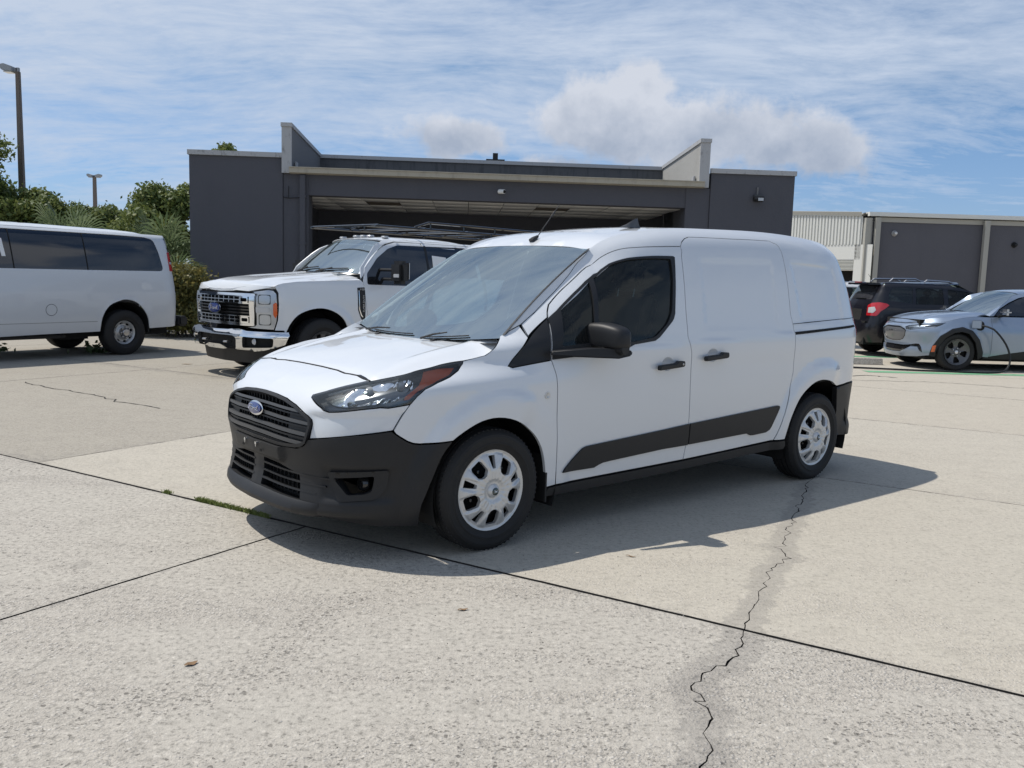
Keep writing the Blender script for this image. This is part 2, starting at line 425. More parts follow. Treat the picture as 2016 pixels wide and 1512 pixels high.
# ------------------------------------------------------------ spline surfaces
def nat(xs):
    """matrix mapping node values to second derivatives (natural cubic)"""
    n=len(xs);h=np.diff(xs);A=np.eye(n);B=np.zeros((n,n))
    for i in range(1,n-1):
        A[i,i-1]=h[i-1];A[i,i]=2*(h[i-1]+h[i]);A[i,i+1]=h[i]
        B[i,i-1]=6/h[i-1];B[i,i]=-6/h[i-1]-6/h[i];B[i,i+1]=6/h[i]
    return np.linalg.solve(A,B)
def wts(xs,M,q):
    """interpolation weights (len(q) x len(xs)); linear extrapolation"""
    xs=np.asarray(xs,float);q=np.asarray(q,float);qc=np.clip(q,xs[0],xs[-1])
    i=np.clip(np.searchsorted(xs,qc,side='right')-1,0,len(xs)-2)
    h=xs[i+1]-xs[i];t=(qc-xs[i])/h;n=len(q);W=np.zeros((n,len(xs)));r=np.arange(n)
    a=1-t;b=t
    W[r,i]+=a;W[r,i+1]+=b
    W+=((a**3-a)*h*h/6)[:,None]*M[i]+((b**3-b)*h*h/6)[:,None]*M[i+1]
    return W
class Spl:
    def __init__(s,xs,ys):
        s.x=np.asarray(xs,float);s.y=np.asarray(ys,float);s.M=nat(s.x)
    def __call__(s,q):
        q=np.atleast_1d(np.asarray(q,float));return wts(s.x,s.M,q)@s.y
class Tens:
    """natural bicubic through table T[v][s] of 3-vectors"""
    def __init__(s,sn,vn,T):
        s.s=np.asarray(sn,float);s.v=np.asarray(vn,float);s.T=np.asarray(T,float);s.Ms=nat(s.s);s.Mv=nat(s.v)
    def __call__(s,a,b):
        a=np.atleast_1d(a).astype(float);b=np.atleast_1d(b).astype(float)
        return np.einsum('nv,ns,vsk->nk',wts(s.v,s.Mv,b),wts(s.s,s.Ms,a),s.T)
def sstep(a,b,x):
    t=np.clip((x-a)/(b-a),0,1);return t*t*(3-2*t)
def normals(f,a,b,e=2e-3):
    du=f(a+e,b)-f(a-e,b);dv=f(a,b+e)-f(a,b-e)
    n=np.cross(du,dv);return n/np.maximum(np.linalg.norm(n,axis=1),1e-9)[:,None]
import numpy as np
# ---- cargo van body surfaces (x rearwards from front axle, y left, z up)
VS=[-1.54,-1.24,-.995,-.815,-.63,-.40,-.2,.4,1.2,2.0,2.7,3.2,3.45,3.62,3.74,3.86,4.1,4.5]
VV=[.15,.26,.34,.44,.56,.70,.80,.90,1.0,1.08,1.2,1.4,1.6,1.68,1.75,1.80]
_rz=Spl([-.5,.86,1.0,1.2,1.5,1.9,2.5,3.1,3.45,3.7,3.85],[1.3,1.635,1.70,1.748,1.79,1.815,1.832,1.818,1.785,1.73,1.69])
def _van_table():
    yside=dict(zip(VV,[.852,.868,.874,.882,.891,.902,.907,.908,.907,.903,.876,.828,.762,.727,.682,.635]))
    nose=dict(zip(VV,[-.80,-.905,-.895,-.885,-.905,-.890,-.852,-.73,-.56,-.45,-.3,-.1,.1,.15,.2,.25]))
    zn=dict(zip(VV,[.17,.26,.34,.44,.56,.70,.785,.87,.932,.97,1.0,1.1,1.2,1.22,1.24,1.26]))
    T=[]
    for v in VV:
        W=yside[v];xn=nose[v];row=[]
        # plan outline: fractions between nose and the wheel region
        for s in VS:
            z=v
            if s<=-.19:
                fx={-1.54:0,-1.24:.032,-.995:.105,-.815:.235,-.63:.445,-.40:.74,-.2:1}[s]
                fy={-1.54:0,-1.24:.34,-.995:.612,-.815:.79,-.63:.912,-.40:.978,-.2:1}[s]
                k=float(sstep(.84,1.05,v))
                Wf=W-.035*k-.012
                x=xn+(-.2-xn)*fx; y=Wf*fy
                kk={-1.54:1,-1.24:.98,-.995:.9,-.815:.72,-.63:.45,-.40:.18,-.2:0}[s]
                z=v+(zn[v]-v)*kk
            else:
                x=s;y=W
                if s==.4: y=W-.006-.012*float(sstep(.84,1.08,v))
                lean=.050*max(0,(v-1.05)/.65)**1.5
                dy={3.2:.006,3.45:.022,3.62:.05,3.74:.105,3.86:.20,4.1:.42,4.5:None}.get(s,0)
                if s>=3.45:
                    x={3.45:3.45,3.62:3.60,3.74:3.69,3.86:3.75,4.1:3.785,4.5:3.80}[s]-lean*min(1,(s-3.3)/.3)
                y=0 if dy is None else y-dy
                z=v
            cw={-1.54:0,-1.24:0,-.995:.15,-.815:.4,-.63:.75,-.40:1,-.2:1,.4:.3}.get(s,0)
            y-=.085*cw*float(sstep(.87,1.03,v)); z-=.02*cw*float(sstep(.9,1.03,v))*float(sstep(1.3,1.03,v))
            row.append((x,y,z))
        T.append(row)
    return T
_W0=Tens(VS,VV,_van_table())
def ws_edge(z): return .17+(z-1.118)*1.48     # windscreen edge line in side view
def van_W(a,b):
    a=np.atleast_1d(a).astype(float);b=np.atleast_1d(b).astype(float)
    b=b-.006*sstep(-.65,-1.0,a)*sstep(-1.52,-1.2,a)*sstep(.9,.75,b)
    a=a+np.interp(a,[-1.54,-1.40,-1.28,-1.1,-1.0,-.9,-.8,-.7,-.56,-.4,-.2],[0,-.008,-.017,-.029,-.034,-.031,-.026,-.018,-.011,-.004,0])
    P=_W0(a,b);x=P[:,0];b=np.atleast_1d(b)
    P[:,2]+=np.where(x>.2,sstep(1.15,1.8,b)*(_rz(np.clip(x,.87,3.8))-1.79),0)-.042*sstep(1.62,1.84,b)**1.5
    z=P[:,2]
    # pillar rolls in towards the windscreen
    d=(x-ws_edge(z))*.56
    am=np.clip(P[:,1]-np.interp(z,[1.0,1.118,1.61,1.9],[.80,.742,.638,.60]),0,.4)
    t=np.clip(1-d/.20,0,1.25)**2.2
    P[:,1]-=am*t*sstep(1.02,1.14,z)*sstep(1.5,1.2,x)*sstep(1.70,1.52,z)
    # wheel arch lips
    for cx,zc,rr in ((.055,.30,.455),(3.10,.33,.465)):
        r=np.hypot(x-cx,(z-zc))
        P[:,1]+=np.where(a>-.75,1,0)*(.026*sstep(rr+.120,rr+.045,r)*sstep(-.95,-.2,(z-zc)/np.maximum(r,.01))*sstep(.55,.20,(x-cx)/np.maximum(r,.01))+.010*sstep(rr+.10,rr+.0,r))*sstep(.1,.3,z)*sstep(-.72,-.5,a)
    # shoulder crease
    P[:,1]+=.006*sstep(.0,.02,-(z-(1.02+.035*x)))*sstep(.5,.8,x)*sstep(.88,1.0,z)
    # blank window recesses in slider and quarter
    def rec(x0,x1,z0,z1,lean,dep,w=.035):
        u=x-lean*(z-z0);return dep*sstep(x0,x0+w,u)*sstep(x1,x1-w,u)*sstep(z0,z0+w,z)*sstep(z1,z1-w,z)
    P[:,1]-=rec(1.70,2.52,1.13,1.60,.08,.006)+rec(2.80,3.42,1.16,1.60,-.08,.011)
    # number plate boss and lip on the nose
    return P
def van_H(x,y):
    zc=Spl([-.62,-.5,-.3,0,.2,.35],[.905,.952,1.005,1.062,1.093,1.112])(x)
    ay=np.abs(y)
    z=zc-.018*(ay/.6)**2-.36*np.where(ay<.60,0,np.where(ay<.63,(ay-.60)**2/.06,ay-.615))
    z+=.012*sstep(.50,.56,ay)*sstep(-.5,-.1,x)+.055*sstep(.02,.22,x)*sstep(.45,.76,ay)
    return np.c_[x,y,z]
def van_G(u,t):
    """windscreen: u -1..1 across, t 0 bottom..1 top"""
    hw=.742+(.638-.742)*t
    xb=.03+.135*u*u; xt=.855+.035*u*u
    zb=1.075+.04*u*u; zt=1.632-.022*u*u
    k=4*t*(1-t)
    return np.c_[xb+(xt-xb)*t-.010*k,u*hw,zb+(zt-zb)*t+.018*k]
def van_R(x,y):
    ay=np.abs(y)/.64
    z=_rz(x)-.020*ay**2-.030*ay**5
    return np.c_[x,y,z]

def van_Wf(a,b):
    """as van_W, carried across the nose centre line"""
    a=np.atleast_1d(a).astype(float);b=np.atleast_1d(b).astype(float)
    m=a<-1.54;P=van_W(np.where(m,-3.08-a,a),b);P[m,1]*=-1;return P
def body_surf(vv,ys,xn,ref,plan,tail,xt,roof=None,g0=1.2,g1=1.8,zr=1.8,arches=(),lean=0.,zn=None):
    """side-and-end skin of a vehicle: rows vv, half widths ys, nose positions xn; plan and tail: (metres from the end, fraction of half width)"""
    w=max(ys);P=np.array([(ref+a,b*w) for a,b in plan]);d=np.r_[0,np.cumsum(np.linalg.norm(np.diff(P,axis=0),axis=1))]
    sF=P[-1,0]-(d[-1]-d);Q=np.array([(xt-a,b*w) for a,b in tail]);e=np.r_[0,np.cumsum(np.linalg.norm(np.diff(Q,axis=0),axis=1))];sT=Q[0,0]+e
    mid=list(np.linspace(P[-1,0],Q[0,0],7)[1:-1]);S=list(sF)+mid+list(sT);T=[]
    for k,v in enumerate(vv):
        row=[]
        for i,s in enumerate(S):
            if i<len(plan):
                q=plan[i][0]/plan[-1][0];x=xn[k]+(P[-1,0]-xn[k])*q;y=ys[k]*plan[i][1];z=v+((zn[k]-v)*(1-q)**1.5 if zn else 0)
            elif i>=len(S)-len(tail):
                t=tail[i-len(S)+len(tail)];x=xt-t[0]-lean*max(0,v-1.0)*min(1,(1-t[1])*3+.3)*(t[0]<.5);y=ys[k]*t[1];z=v
            else: x=s;y=ys[k];z=v
            if roof is not None:
                g=float(sstep(g0,g1,v));z+=g*(float(roof(np.clip(x,ref,xt))[0])-zr)
            row.append((x,y,z))
        T.append(row)
    f0=Tens(S,vv,T);s0=S[0]
    def f(a,b):
        a=np.atleast_1d(a).astype(float);b=np.atleast_1d(b).astype(float);m=a<s0
        P=f0(np.where(m,2*s0-a,a),b)
        for cx,zc,rr,am in arches:
            r=np.hypot(P[:,0]-cx,P[:,2]-zc);P[:,1]+=am*sstep(rr+.12,rr+.03,r)*sstep(.02,.2,P[:,1])
        P[m,1]*=-1;return P
    f.s0=s0;return f
truck_roof=Spl([-.9,.7,1.30,1.6,2.4,3.4,4.0],[1.30,1.45,1.90,1.955,1.975,1.965,1.90])
truck_W=body_surf([.40,.55,.70,.95,1.10,1.20,1.28,1.36,1.46,1.62,1.80,1.90,1.95],[.96,.985,.995,1.0,.995,.985,.965,.935,.895,.84,.775,.72,.66],
 [-1.04,-1.06,-1.06,-1.07,-1.07,-1.04,-.99,-.88,-.7,-.6,-.5,-.4,-.3],-1.06,[(0,0),(.04,.45),(.12,.78),(.20,.89),(.34,.97),(.60,1.0)],[(.2,1),(.06,.97),(0,.85),(0,0)],5.2,roof=None,arches=((-.05,.42,.50,.022),))
express_roof=Spl([-6,-3,-1,0,.6,.85],[1.96,2.04,2.05,2.04,2.005,1.95])
# built tail-first: x grows towards the back of the vehicle
express_W=body_surf([.36,.50,.70,.95,1.15,1.32,1.5,1.7,1.88,1.95,2.0],[.93,.955,.975,.98,.965,.945,.91,.865,.815,.78,.72],
 [-4.2]*11,-4.2,[(0,0),(.05,.5),(.2,.85),(.6,1)],[(.30,1),(.12,.975),(.03,.91),(0,.8),(0,0)],1.02,roof=None,lean=.16,arches=((0,.42,.43,.012),))
mach_roof=Spl([-.8,-.2,.3,.62,.95,1.4,2.0,2.8,3.4,3.7],[.80,1.0,1.07,1.26,1.43,1.50,1.52,1.42,1.2,1.05])
mach_W=body_surf([.20,.32,.45,.60,.72,.82,.90,.98,1.06,1.2,1.35,1.45],[.87,.90,.915,.93,.935,.92,.895,.86,.83,.77,.70,.62],
 [-.80,-.84,-.82,-.85,-.86,-.80,-.66,-.40,-.1,.3,.6,.9],-.85,[(0,0),(.02,.30),(.09,.58),(.22,.79),(.42,.93),(.75,1.0)],[(.7,1),(.3,.9),(.08,.7),(0,.4),(0,0)],3.75,arches=((-.06,.34,.37,.022),(2.93,.34,.37,.022)),
 zn=[.20,.32,.45,.60,.70,.79,.85,.90,1.0,1.1,1.2,1.3])
suv_roof=Spl([-.7,-.3,.2,1.0,2.0,2.5,3.0,3.9],[1.45,1.565,1.61,1.63,1.60,1.45,1.10,.8])
suv_W=body_surf([.30,.45,.65,.85,1.0,1.08,1.2,1.35,1.48,1.56,1.60],[.86,.885,.895,.895,.885,.865,.825,.77,.715,.67,.60],
 [-.78,-.84,-.85,-.80,-.78,-.76,-.70,-.62,-.54,-.46,-.36],-.84,[(0,0),(.02,.45),(.06,.72),(.16,.90),(.45,1.0)],[(.6,1),(.3,.92),(.06,.7),(0,0)],3.7,arches=((0,.35,.38,.015),(2.62,.35,.38,.015)))
# ------------------------------------------------------------ ground
EM = np.array([.8505, -.5260]); EN = np.array([.5260, .8505])     # slab directions: along the long joint and across it
def mn(m, n): return EM*m+EN*n
def conc(name, rough_mix, tone, pits):
    def fn(n, b):
        c = n.add('ShaderNodeTexCoord').outputs['Object']
        lay = n.noise(c, .35, 5, .6); wash = n.noise(n.scale(c, (.8, 2.6, 1), rot=(0, 0, R(-32))), .9, 6, .62)
        fine = n.noise(c, 7, 6, .70); sand = n.noise(c, 150, 2, .7); mid = n.noise(c, 38, 3, .7)
        v1 = n.add('ShaderNodeTexVoronoi', inp={'Vector': n.vmath('ADD', c, n.vmath('MULTIPLY', n.noise(c, 60, 2, .5, out=1), (.006, .006, 0))), 'Scale': 62., 'Randomness': 1.}); v1.feature = 'F1'
        v2 = n.add('ShaderNodeTexVoronoi', inp={'Vector': c, 'Scale': 62., 'Randomness': 1.}); v2.feature = 'DISTANCE_TO_EDGE'
        cell = n.add('ShaderNodeSeparateColor', inp={0: v1.outputs['Color']}).outputs
        worn = n.add('ShaderNodeMapRange', inp={0: n.math('ADD', n.math('MULTIPLY', wash, .65), n.math('MULTIPLY', lay, .45)), 1: .50, 2: .62, 3: 0., 4: 1.}); worn.clamp = True
        worn = n.math('MULTIPLY', worn.outputs[0], rough_mix, clamp=True)
        pm = n.add('ShaderNodeMapRange', inp={0: n.noise(n.scale(c, (.75, 2.4, 1), rot=(0, 0, R(-38))), .95, 5, .62), 1: .47, 2: .66, 3: 0., 4: 1.}); pm.clamp = True
        pa = n.add('ShaderNodeAttribute', attribute_name='pits').outputs['Fac']
        pmx = n.math('MAXIMUM', n.math('MULTIPLY', pm.outputs[0], .55), n.math('MULTIPLY', pa, n.math('MULTIPLY', 1.35, n.noise(c, 5, 5, .7))))
        worn = n.math('MAXIMUM', worn, n.math('MULTIPLY', pmx, pits*1.1), clamp=True)
        stone = n.add('ShaderNodeMapRange', inp={0: v1.outputs['Distance'], 1: .12, 2: .50, 3: 1., 4: 0.}); stone.clamp = True
        pick = n.math('GREATER_THAN', cell[0], .36)
        st = n.math('MULTIPLY', n.math('MULTIPLY', stone.outputs[0], pick), worn)
        base = n.mix(lay, tuple(k*.93 for k in tone), tuple(k*1.08 for k in tone))
        base = n.mix(n.math('MULTIPLY', worn, .35), base, tuple(k*f for k, f in zip(tone, (.90, .87, .87))))
        base = n.mix(n.math('MULTIPLY', n.math('SUBTRACT', fine, .5), 1.4, clamp=True), base, tuple(k*1.22 for k in tone))
        base = n.mix(n.math('MULTIPLY', n.math('SUBTRACT', .47, fine), 2.2, clamp=True), base, tuple(k*.66 for k in tone))
        base = n.mix(n.math('MULTIPLY', n.math('SUBTRACT', .5, sand), 2.6, clamp=True), base, tuple(k*.62 for k in tone))
        base = n.mix(n.math('MULTIPLY', n.math('SUBTRACT', .48, mid), 6.0*rough_mix, clamp=True), base, tuple(k*.50 for k in tone))
        base = n.mix(n.math('MULTIPLY', n.math('SUBTRACT', mid, .56), 4.5*rough_mix, clamp=True), base, tuple(k*1.35 for k in tone))
        base = n.mix(n.math('MULTIPLY', st, n.math('MULTIPLY', cell[1], .95)), base, (.60, .57, .52))
        # pits left where stones have come out
        v3 = n.add('ShaderNodeTexVoronoi', inp={'Vector': n.vmath('ADD', c, n.vmath('MULTIPLY', n.noise(c, 34, 3, .6, out=1), (.03, .03, 0))), 'Scale': 44.}); v3.feature = 'F1'
        cell3 = n.add('ShaderNodeSeparateColor', inp={0: v3.outputs['Color']}).outputs
        hole = n.math('MULTIPLY', n.math('LESS_THAN', v3.outputs['Distance'], n.math('MULTIPLY', cell3[0], .34)), n.math('GREATER_THAN', n.math('ADD', n.math('MULTIPLY', pmx, pits), n.math('MULTIPLY', cell3[2], .58)), .81))
        el = n.noise(n.scale(c, (1, 1.9, 1), rot=(0, 0, R(-20))), 40, 3, .62)
        seamk = n.math('LESS_THAN', el, n.math('ADD', .275, n.math('MULTIPLY', n.math('MULTIPLY', pmx, pits), .165)))
        hole = n.math('MAXIMUM', hole, seamk)
        base = n.mix(n.math('MULTIPLY', hole, .72), base, (.11, .10, .088))
        spots = n.math('GREATER_THAN', n.noise(c, 2.1, 2, .5), .73)
        base = n.mix(n.math('MULTIPLY', spots, .25), base, (.16, .15, .135))
        at = n.add('ShaderNodeAttribute', attribute_name='wear').outputs['Fac']
        rg_ = n.math('ADD', at, n.math('MULTIPLY', n.math('SUBTRACT', n.noise(c, 13, 5, .68), .5), 1.5))
        ri = n.add('ShaderNodeMapRange', inp={0: rg_, 1: .38, 2: .56, 3: 0., 4: .55}); ri.clamp = True
        ro = n.add('ShaderNodeMapRange', inp={0: rg_, 1: .85, 2: 1.15, 3: 0., 4: .45}); ro.clamp = True
        aw = n.math('MULTIPLY', n.math('ADD', ri.outputs[0], ro.outputs[0]), n.math('GREATER_THAN', at, .01), clamp=True)
        base = n.mix(n.math('MULTIPLY', aw, .55), base, (.17, .16, .15))
        n.l.new(base, b.inputs['Base Color']); b.inputs['Roughness'].default_value = .88; b.inputs['Specular IOR Level'].default_value = .25
        h = n.math('ADD', n.math('MULTIPLY', st, 1.0), n.math('MULTIPLY', sand, .55))
        h = n.math('ADD', h, n.math('MULTIPLY', fine, 1.6)); h = n.math('SUBTRACT', h, n.math('MULTIPLY', hole, 2.6)); h = n.math('ADD', h, n.math('MULTIPLY', n.math('MINIMUM', v2.outputs['Distance'], .18), n.math('MULTIPLY', worn, 2.2)))
        bump(n, b, h, .0045, 1.0)
    return pbr(name, tone, .9, fn=fn)
conc('concrete_worn', 1.0, (.425, .398, .348), 1.0)
conc('concrete_smooth', .55, (.445, .412, .348), .2)
conc('concrete_far', .4, (.435, .398, .333), .2)
conc('concrete_grey', .6, (.345, .318, .268), .25)
pbr('soil', (.045, .038, .03), .95)
pbr('joint_dark', (.030, .027, .025), .95)
CRACK = [(2.19, 6.33), (1.98, 5.80), (1.88, 5.57), (1.72, 5.2), (1.64, 5.08), (1.63, 4.97), (1.50, 4.70), (1.48, 4.49), (1.33, 4.30), (1.25, 4.09), (1.19, 3.98), (1.15, 3.87), (1.06, 3.66), (1.0, 3.52), (.95, 3.38), (.90, 3.26), (.86, 3.20), (.73, 3.10), (.71, 3.03), (.66, 2.95), (.68, 2.86), (.70, 2.76), (.65, 2.66), (.63, 2.56), (.585, 2.45), (.56, 2.2), (.50, 1.9), (.52, 1.4), (.4, .8), (.3, 0)]
def jag(P, amp, step, seed):
    q = random.Random(seed); D = dens(P, step, closed=False); out = []
    for i, p in enumerate(D):
        out.append(p+np.array([q.gauss(0, amp), q.gauss(0, amp)]) if 0 < i < len(D)-1 else p)
    return np.array(out)
def dist_poly(P, L):
    d = np.full(len(P), 1e9)
    for a, b in zip(L[:-1], L[1:]):
        ab = b-a; t = np.clip(((P-a)@ab)/(ab@ab), 0, 1); d = np.minimum(d, np.linalg.norm(P-a-t[:, None]*ab, axis=1))
    return d
crackL = jag(CRACK, .010, .045, 3)
sideB = jag([(-5.95, 10.66), (-5.5, 10.25), (-4.8, 9.81), (-4.14, 9.25), (-3.6, 8.9)], .02, .12, 5)
def slab(poly, mat, step=.25, z=0., th=.05, gap=.0045, wear=None, parent=None, rag=0, extra=None):
    P = np.asarray(poly); D = inset(dens(P, max(.12, step*.5)) if rag else P, gap)
    if rag:
        q = random.Random(int(abs(P).sum()*10)); D = D+np.array([[q.gauss(0, rag), q.gauss(0, rag)] for _ in D])
    V2, T, L = tri(D, (), step)
    V = [np.c_[V2, np.full(len(V2), z)]]; F = [t if np.cross(V2[t[1]]-V2[t[0]], V2[t[2]]-V2[t[0]]) > 0 else t[::-1] for t in T]; n = len(V2)
    l = np.array(L[0]); k = len(l); V += [V[0][l]*[1, 1, 1]-[0, 0, .0], V[0][l]-[0, 0, th]]; F += [(n+i, n+k+i, n+k+(i+1) % k, n+(i+1) % k) for i in range(k)]
    o = mesh('slab', np.concatenate(V), F, [mat, MT['joint_dark']], parent); nt_ = len(T); o.data.polygons.foreach_set('material_index', [0]*nt_+[1]*(len(F)-nt_))
    a = o.data.attributes.new('wear', 'FLOAT', 'POINT'); VV_ = np.concatenate(V)[:, :2]
    w = np.zeros(len(VV_))
    if wear:
        for line, r, amp in wear: w = np.maximum(w, amp*np.clip(1-dist_poly(VV_, line)/r, 0, 1)**.7)
    edge = np.vstack([P, P[:1]]); w = np.maximum(w, .50*np.clip(1-dist_poly(VV_, edge)/.07, 0, 1))
    a.data.foreach_set('value', w.astype(np.float32)); pt_ = o.data.attributes.new('pits', 'FLOAT', 'POINT'); pw = np.zeros(len(VV_))
    if mat is MT['concrete_worn']:
        for L_, r_ in PITS: pw = np.maximum(pw, np.clip(1.15-dist_poly(VV_, np.array(L_))/r_, 0, 1))
    pt_.data.foreach_set('value', pw.astype(np.float32)); return o
PITS = [([(-1.6, 2.55), (-1.32, 2.66), (-1.08, 2.80), (-.94, 2.92), (-.81, 3.18), (-.79, 3.5)], .20), ([(-.62, 2.40), (-.28, 2.55), (0, 2.55), (.35, 2.66)], .17), ([(-.76, 3.58), (-.67, 3.72), (-.58, 3.80)], .14), ([(1.1, 2.65), (1.4, 2.8), (1.7, 2.72)], .16), ([(-3.2, 4.6), (-2.4, 4.2), (-1.9, 3.9)], .06)]
def build_ground():
    g = MB().box((0, 60, -.55), (600, 600, 1.)).build('ground', MT['soil'], kind='structure')
    g['label'] = 'bare soil below the concrete lot'
    pv = bpy.data.objects.new('pavement', None); COL.objects.link(pv); pv['kind'] = 'structure'
    q = lambda m0, m1, n0, n1: [mn(m0, n0), mn(m1, n0), mn(m1, n1), mn(m0, n1)]
    Wn, Sm, Fa, Gy = MT['concrete_worn'], MT['concrete_smooth'], MT['concrete_far'], MT['concrete_grey']
    # near strip, one slab split by the crack
    near = [p for p in crackL if p@EN < 3.515]; far = [p for p in crackL if p@EN > 3.505]
    near = [p for p in near if p@EN < 3.49]; far = [p for p in far if p@EN > 3.53]; mh = 1.0*.8505-3.52*.526; near = [mn(mh, 3.500)]+near; far = far+[mn(mh, 3.519)]
    wear = [(np.array(near), .13, 1.0), (np.array(near)+[.22, -.05], .05, .35), (np.array(near)-[.2, .02], .05, .35)]
    mL = -3.51
    nb = near[-1]
    slab([mn(mL+.005, 3.500)]+[p-EM*.001 for p in near]+[mn(mL+.005, nb@EN)], Wn, .055, wear=wear, parent=pv, rag=.0012, gap=.0016)
    slab([p+EM*.001 for p in near][::-1]+[mn(4.2, 3.500), mn(4.2, nb@EN)], Wn, .075, wear=wear, parent=pv, rag=.0012, gap=.0016)
    slab(q(-8.4, mL-.004, -1.2, 3.500), Wn, .09, parent=pv, rag=.0012)
    slab(q(-13, -8.4, -1.2, 3.51), Wn, .4, parent=pv); slab(q(4.2, 9, -1.2, 3.51), Wn, .4, parent=pv)
    for m0 in (-13, -8.4, -3.8, .8, 5.4): slab(q(m0, m0+4.6, -6, -1.2), Wn, .5, parent=pv)
    # strip under the van
    ft = far[0]; w2 = [(np.array(far), .12, .9), (np.array([mn(.2, 6.78), mn(3.6, 6.78)]), .09, 1.)]
    slab([mn(-6.2, 3.519)]+[p-EM*.001 for p in far][::-1]+[mn(ft@EM, 6.78), mn(-6.2, 6.78)], Sm, .09, wear=w2, parent=pv, rag=.0012, gap=.0014)
    slab([mn(3.6, 3.519), mn(3.6, 6.78), mn(ft@EM, 6.78)]+[p+EM*.001 for p in far], Sm, .09, wear=w2, parent=pv, rag=.0012, gap=.0014)
    slab(q(3.6, 8.4, 3.51, 6.78), Sm, .12, parent=pv, wear=[(np.array([mn(3.6, 6.78), mn(8.4, 6.78)]), .09, 1.)]); slab(q(8.4, 13, 3.51, 6.78), Sm, .5, parent=pv)
    b0 = [(np.array([mn(.2, 6.78), mn(8.4, 6.78)]), .10, 1.)]
    ns = [6.78, 10.18, 13.6, 17.0, 20.4]
    for i in range(4):
        for k, m0 in enumerate((-6.2, 3.2, 12.6)):
            slab(q(m0, min(m0+9.4, 17.3), ns[i], ns[i+1]), Fa if (i+k) % 3 else Sm, .3, wear=b0 if i == 0 else None, parent=pv, rag=.003)
    # left of the lengthwise joint
    for (a, b) in ((-10.9, -6.2), (-15.6, -10.9), (-20.3, -15.6)):
        for (c, d) in ((3.51, 7.92), (7.92, 12.3), (12.3, 16.7), (16.7, 21)):
            slab(q(a, b, c, d), Gy, .35, parent=pv, rag=.003, wear=[(np.array([mn(a, d), mn(b, d)]), .16, .9)])
    # the rest of the lot
    F = MB()
    for (a, b, c, d) in ((-120, -20.3, -40, 21), (17.3, 120, -40, 20.4), (-20.3, -6.2, 21, 120), (-120, -20.3, 21, 120), (-6.2, 17.3, 20.4, 120), (17.3, 120, 20.4, 120), (-20.3, 17.3, -60, -6), (-20.3, -13, -6, 3.51), (13, 17.3, 3.51, 20.4), (9, 17.3, -6, 3.51), (13, 17.3, 3.51, 6.78)):
        if (a, b, c, d) in ((13, 17.3, 3.51, 20.4),): continue
        F.add([(*mn(a, c), -.002), (*mn(b, c), -.002), (*mn(b, d), -.002), (*mn(a, d), -.002)], [(0, 1, 2, 3)])
    F.build('lot_surface', MT['concrete_far'], pv)
    # filler in the joints
    J = MB()
    def jl(a, b, w=.014, z=-.016):
        a, b = np.array(a), np.array(b); t = (b-a)/np.linalg.norm(b-a); nn = np.array([-t[1], t[0]])*w; J.add([(*(a-nn), z), (*(b-nn), z), (*(b+nn), z), (*(a+nn), z)], [(0, 1, 2, 3)])
    for n in (3.51, 6.78, 10.18, 13.6, 17.0): jl(mn(-20, n), mn(13, n))
    J.build('joint_filler', MT['joint_dark'], pv)
    # hairline cracks on the far slabs
    for L, w in ((sideB, .008), (jag([(4.9, 13.75), (5.7, 13.70), (6.4, 13.72), (7.0, 13.65), (7.7, 13.25), (8.6, 13.1)], .03, .15, 8), .010), (jag([(5.2, 14.2), (5.9, 14.55), (6.3, 14.3)], .04, .1, 11), .02)):
        m = MB(); T = np.gradient(L, axis=0); T /= np.linalg.norm(T, axis=1)[:, None]; N = np.c_[-T[:, 1], T[:, 0]]; ww = (w*(.4+.9*np.abs(np.sin(np.arange(len(L))*1.7))))[:, None]
        m.sheet([np.c_[L-N*ww, np.full(len(L), .004)], np.c_[L+N*ww, np.full(len(L), .004)]]); m.build('crack', MT['joint_dark'], pv)
build_ground()
# ------------------------------------------------------------ wheels
def tyre_bm(r, w, rim, k=56):
    m = MB(); h = w/2
    prof = [(rim-.012, -h*.62), (rim, -h*.86), (rim+.012, -h*.90), (rim+(r-rim)*.28, -h*.99), (rim+(r-rim)*.30, -h*1.01), (rim+(r-rim)*.36, -h*1.01), (rim+(r-rim)*.38, -h*.99), (rim+(r-rim)*.64, -h*.995), (rim+(r-rim)*.66, -h*.98), (rim+(r-rim)*.74, -h*.965), (r-.022, -h*.90), (r-.006, -h*.76), (r, -h*.6)]
    for g in (-.36, 0, .36): prof += [(r, h*(g-.05)), (r-.007, h*(g-.04)), (r-.007, h*(g+.04)), (r, h*(g+.05))]
    prof += [(r, h*.6), (r-.006, h*.76), (r-.022, h*.90), (rim+(r-rim)*.5, h*1.0), (rim+.012, h*.9), (rim, h*.85), (rim-.012, h*.62)]
    return m.lathe(prof, k)
def tread(m, r, w, n=60):
    for i in range(n):
        t = 2*math.pi*i/n
        for sgn in (-1, 1):
            c, s = math.cos(t), math.sin(t); M = np.array([[c, 0, -s], [0, 1, 0], [s, 0, c]])
            m.box((c*(r-.0075), sgn*w*.325, s*(r-.0085)), (.010, w*.12, .010), m=M)
    return m
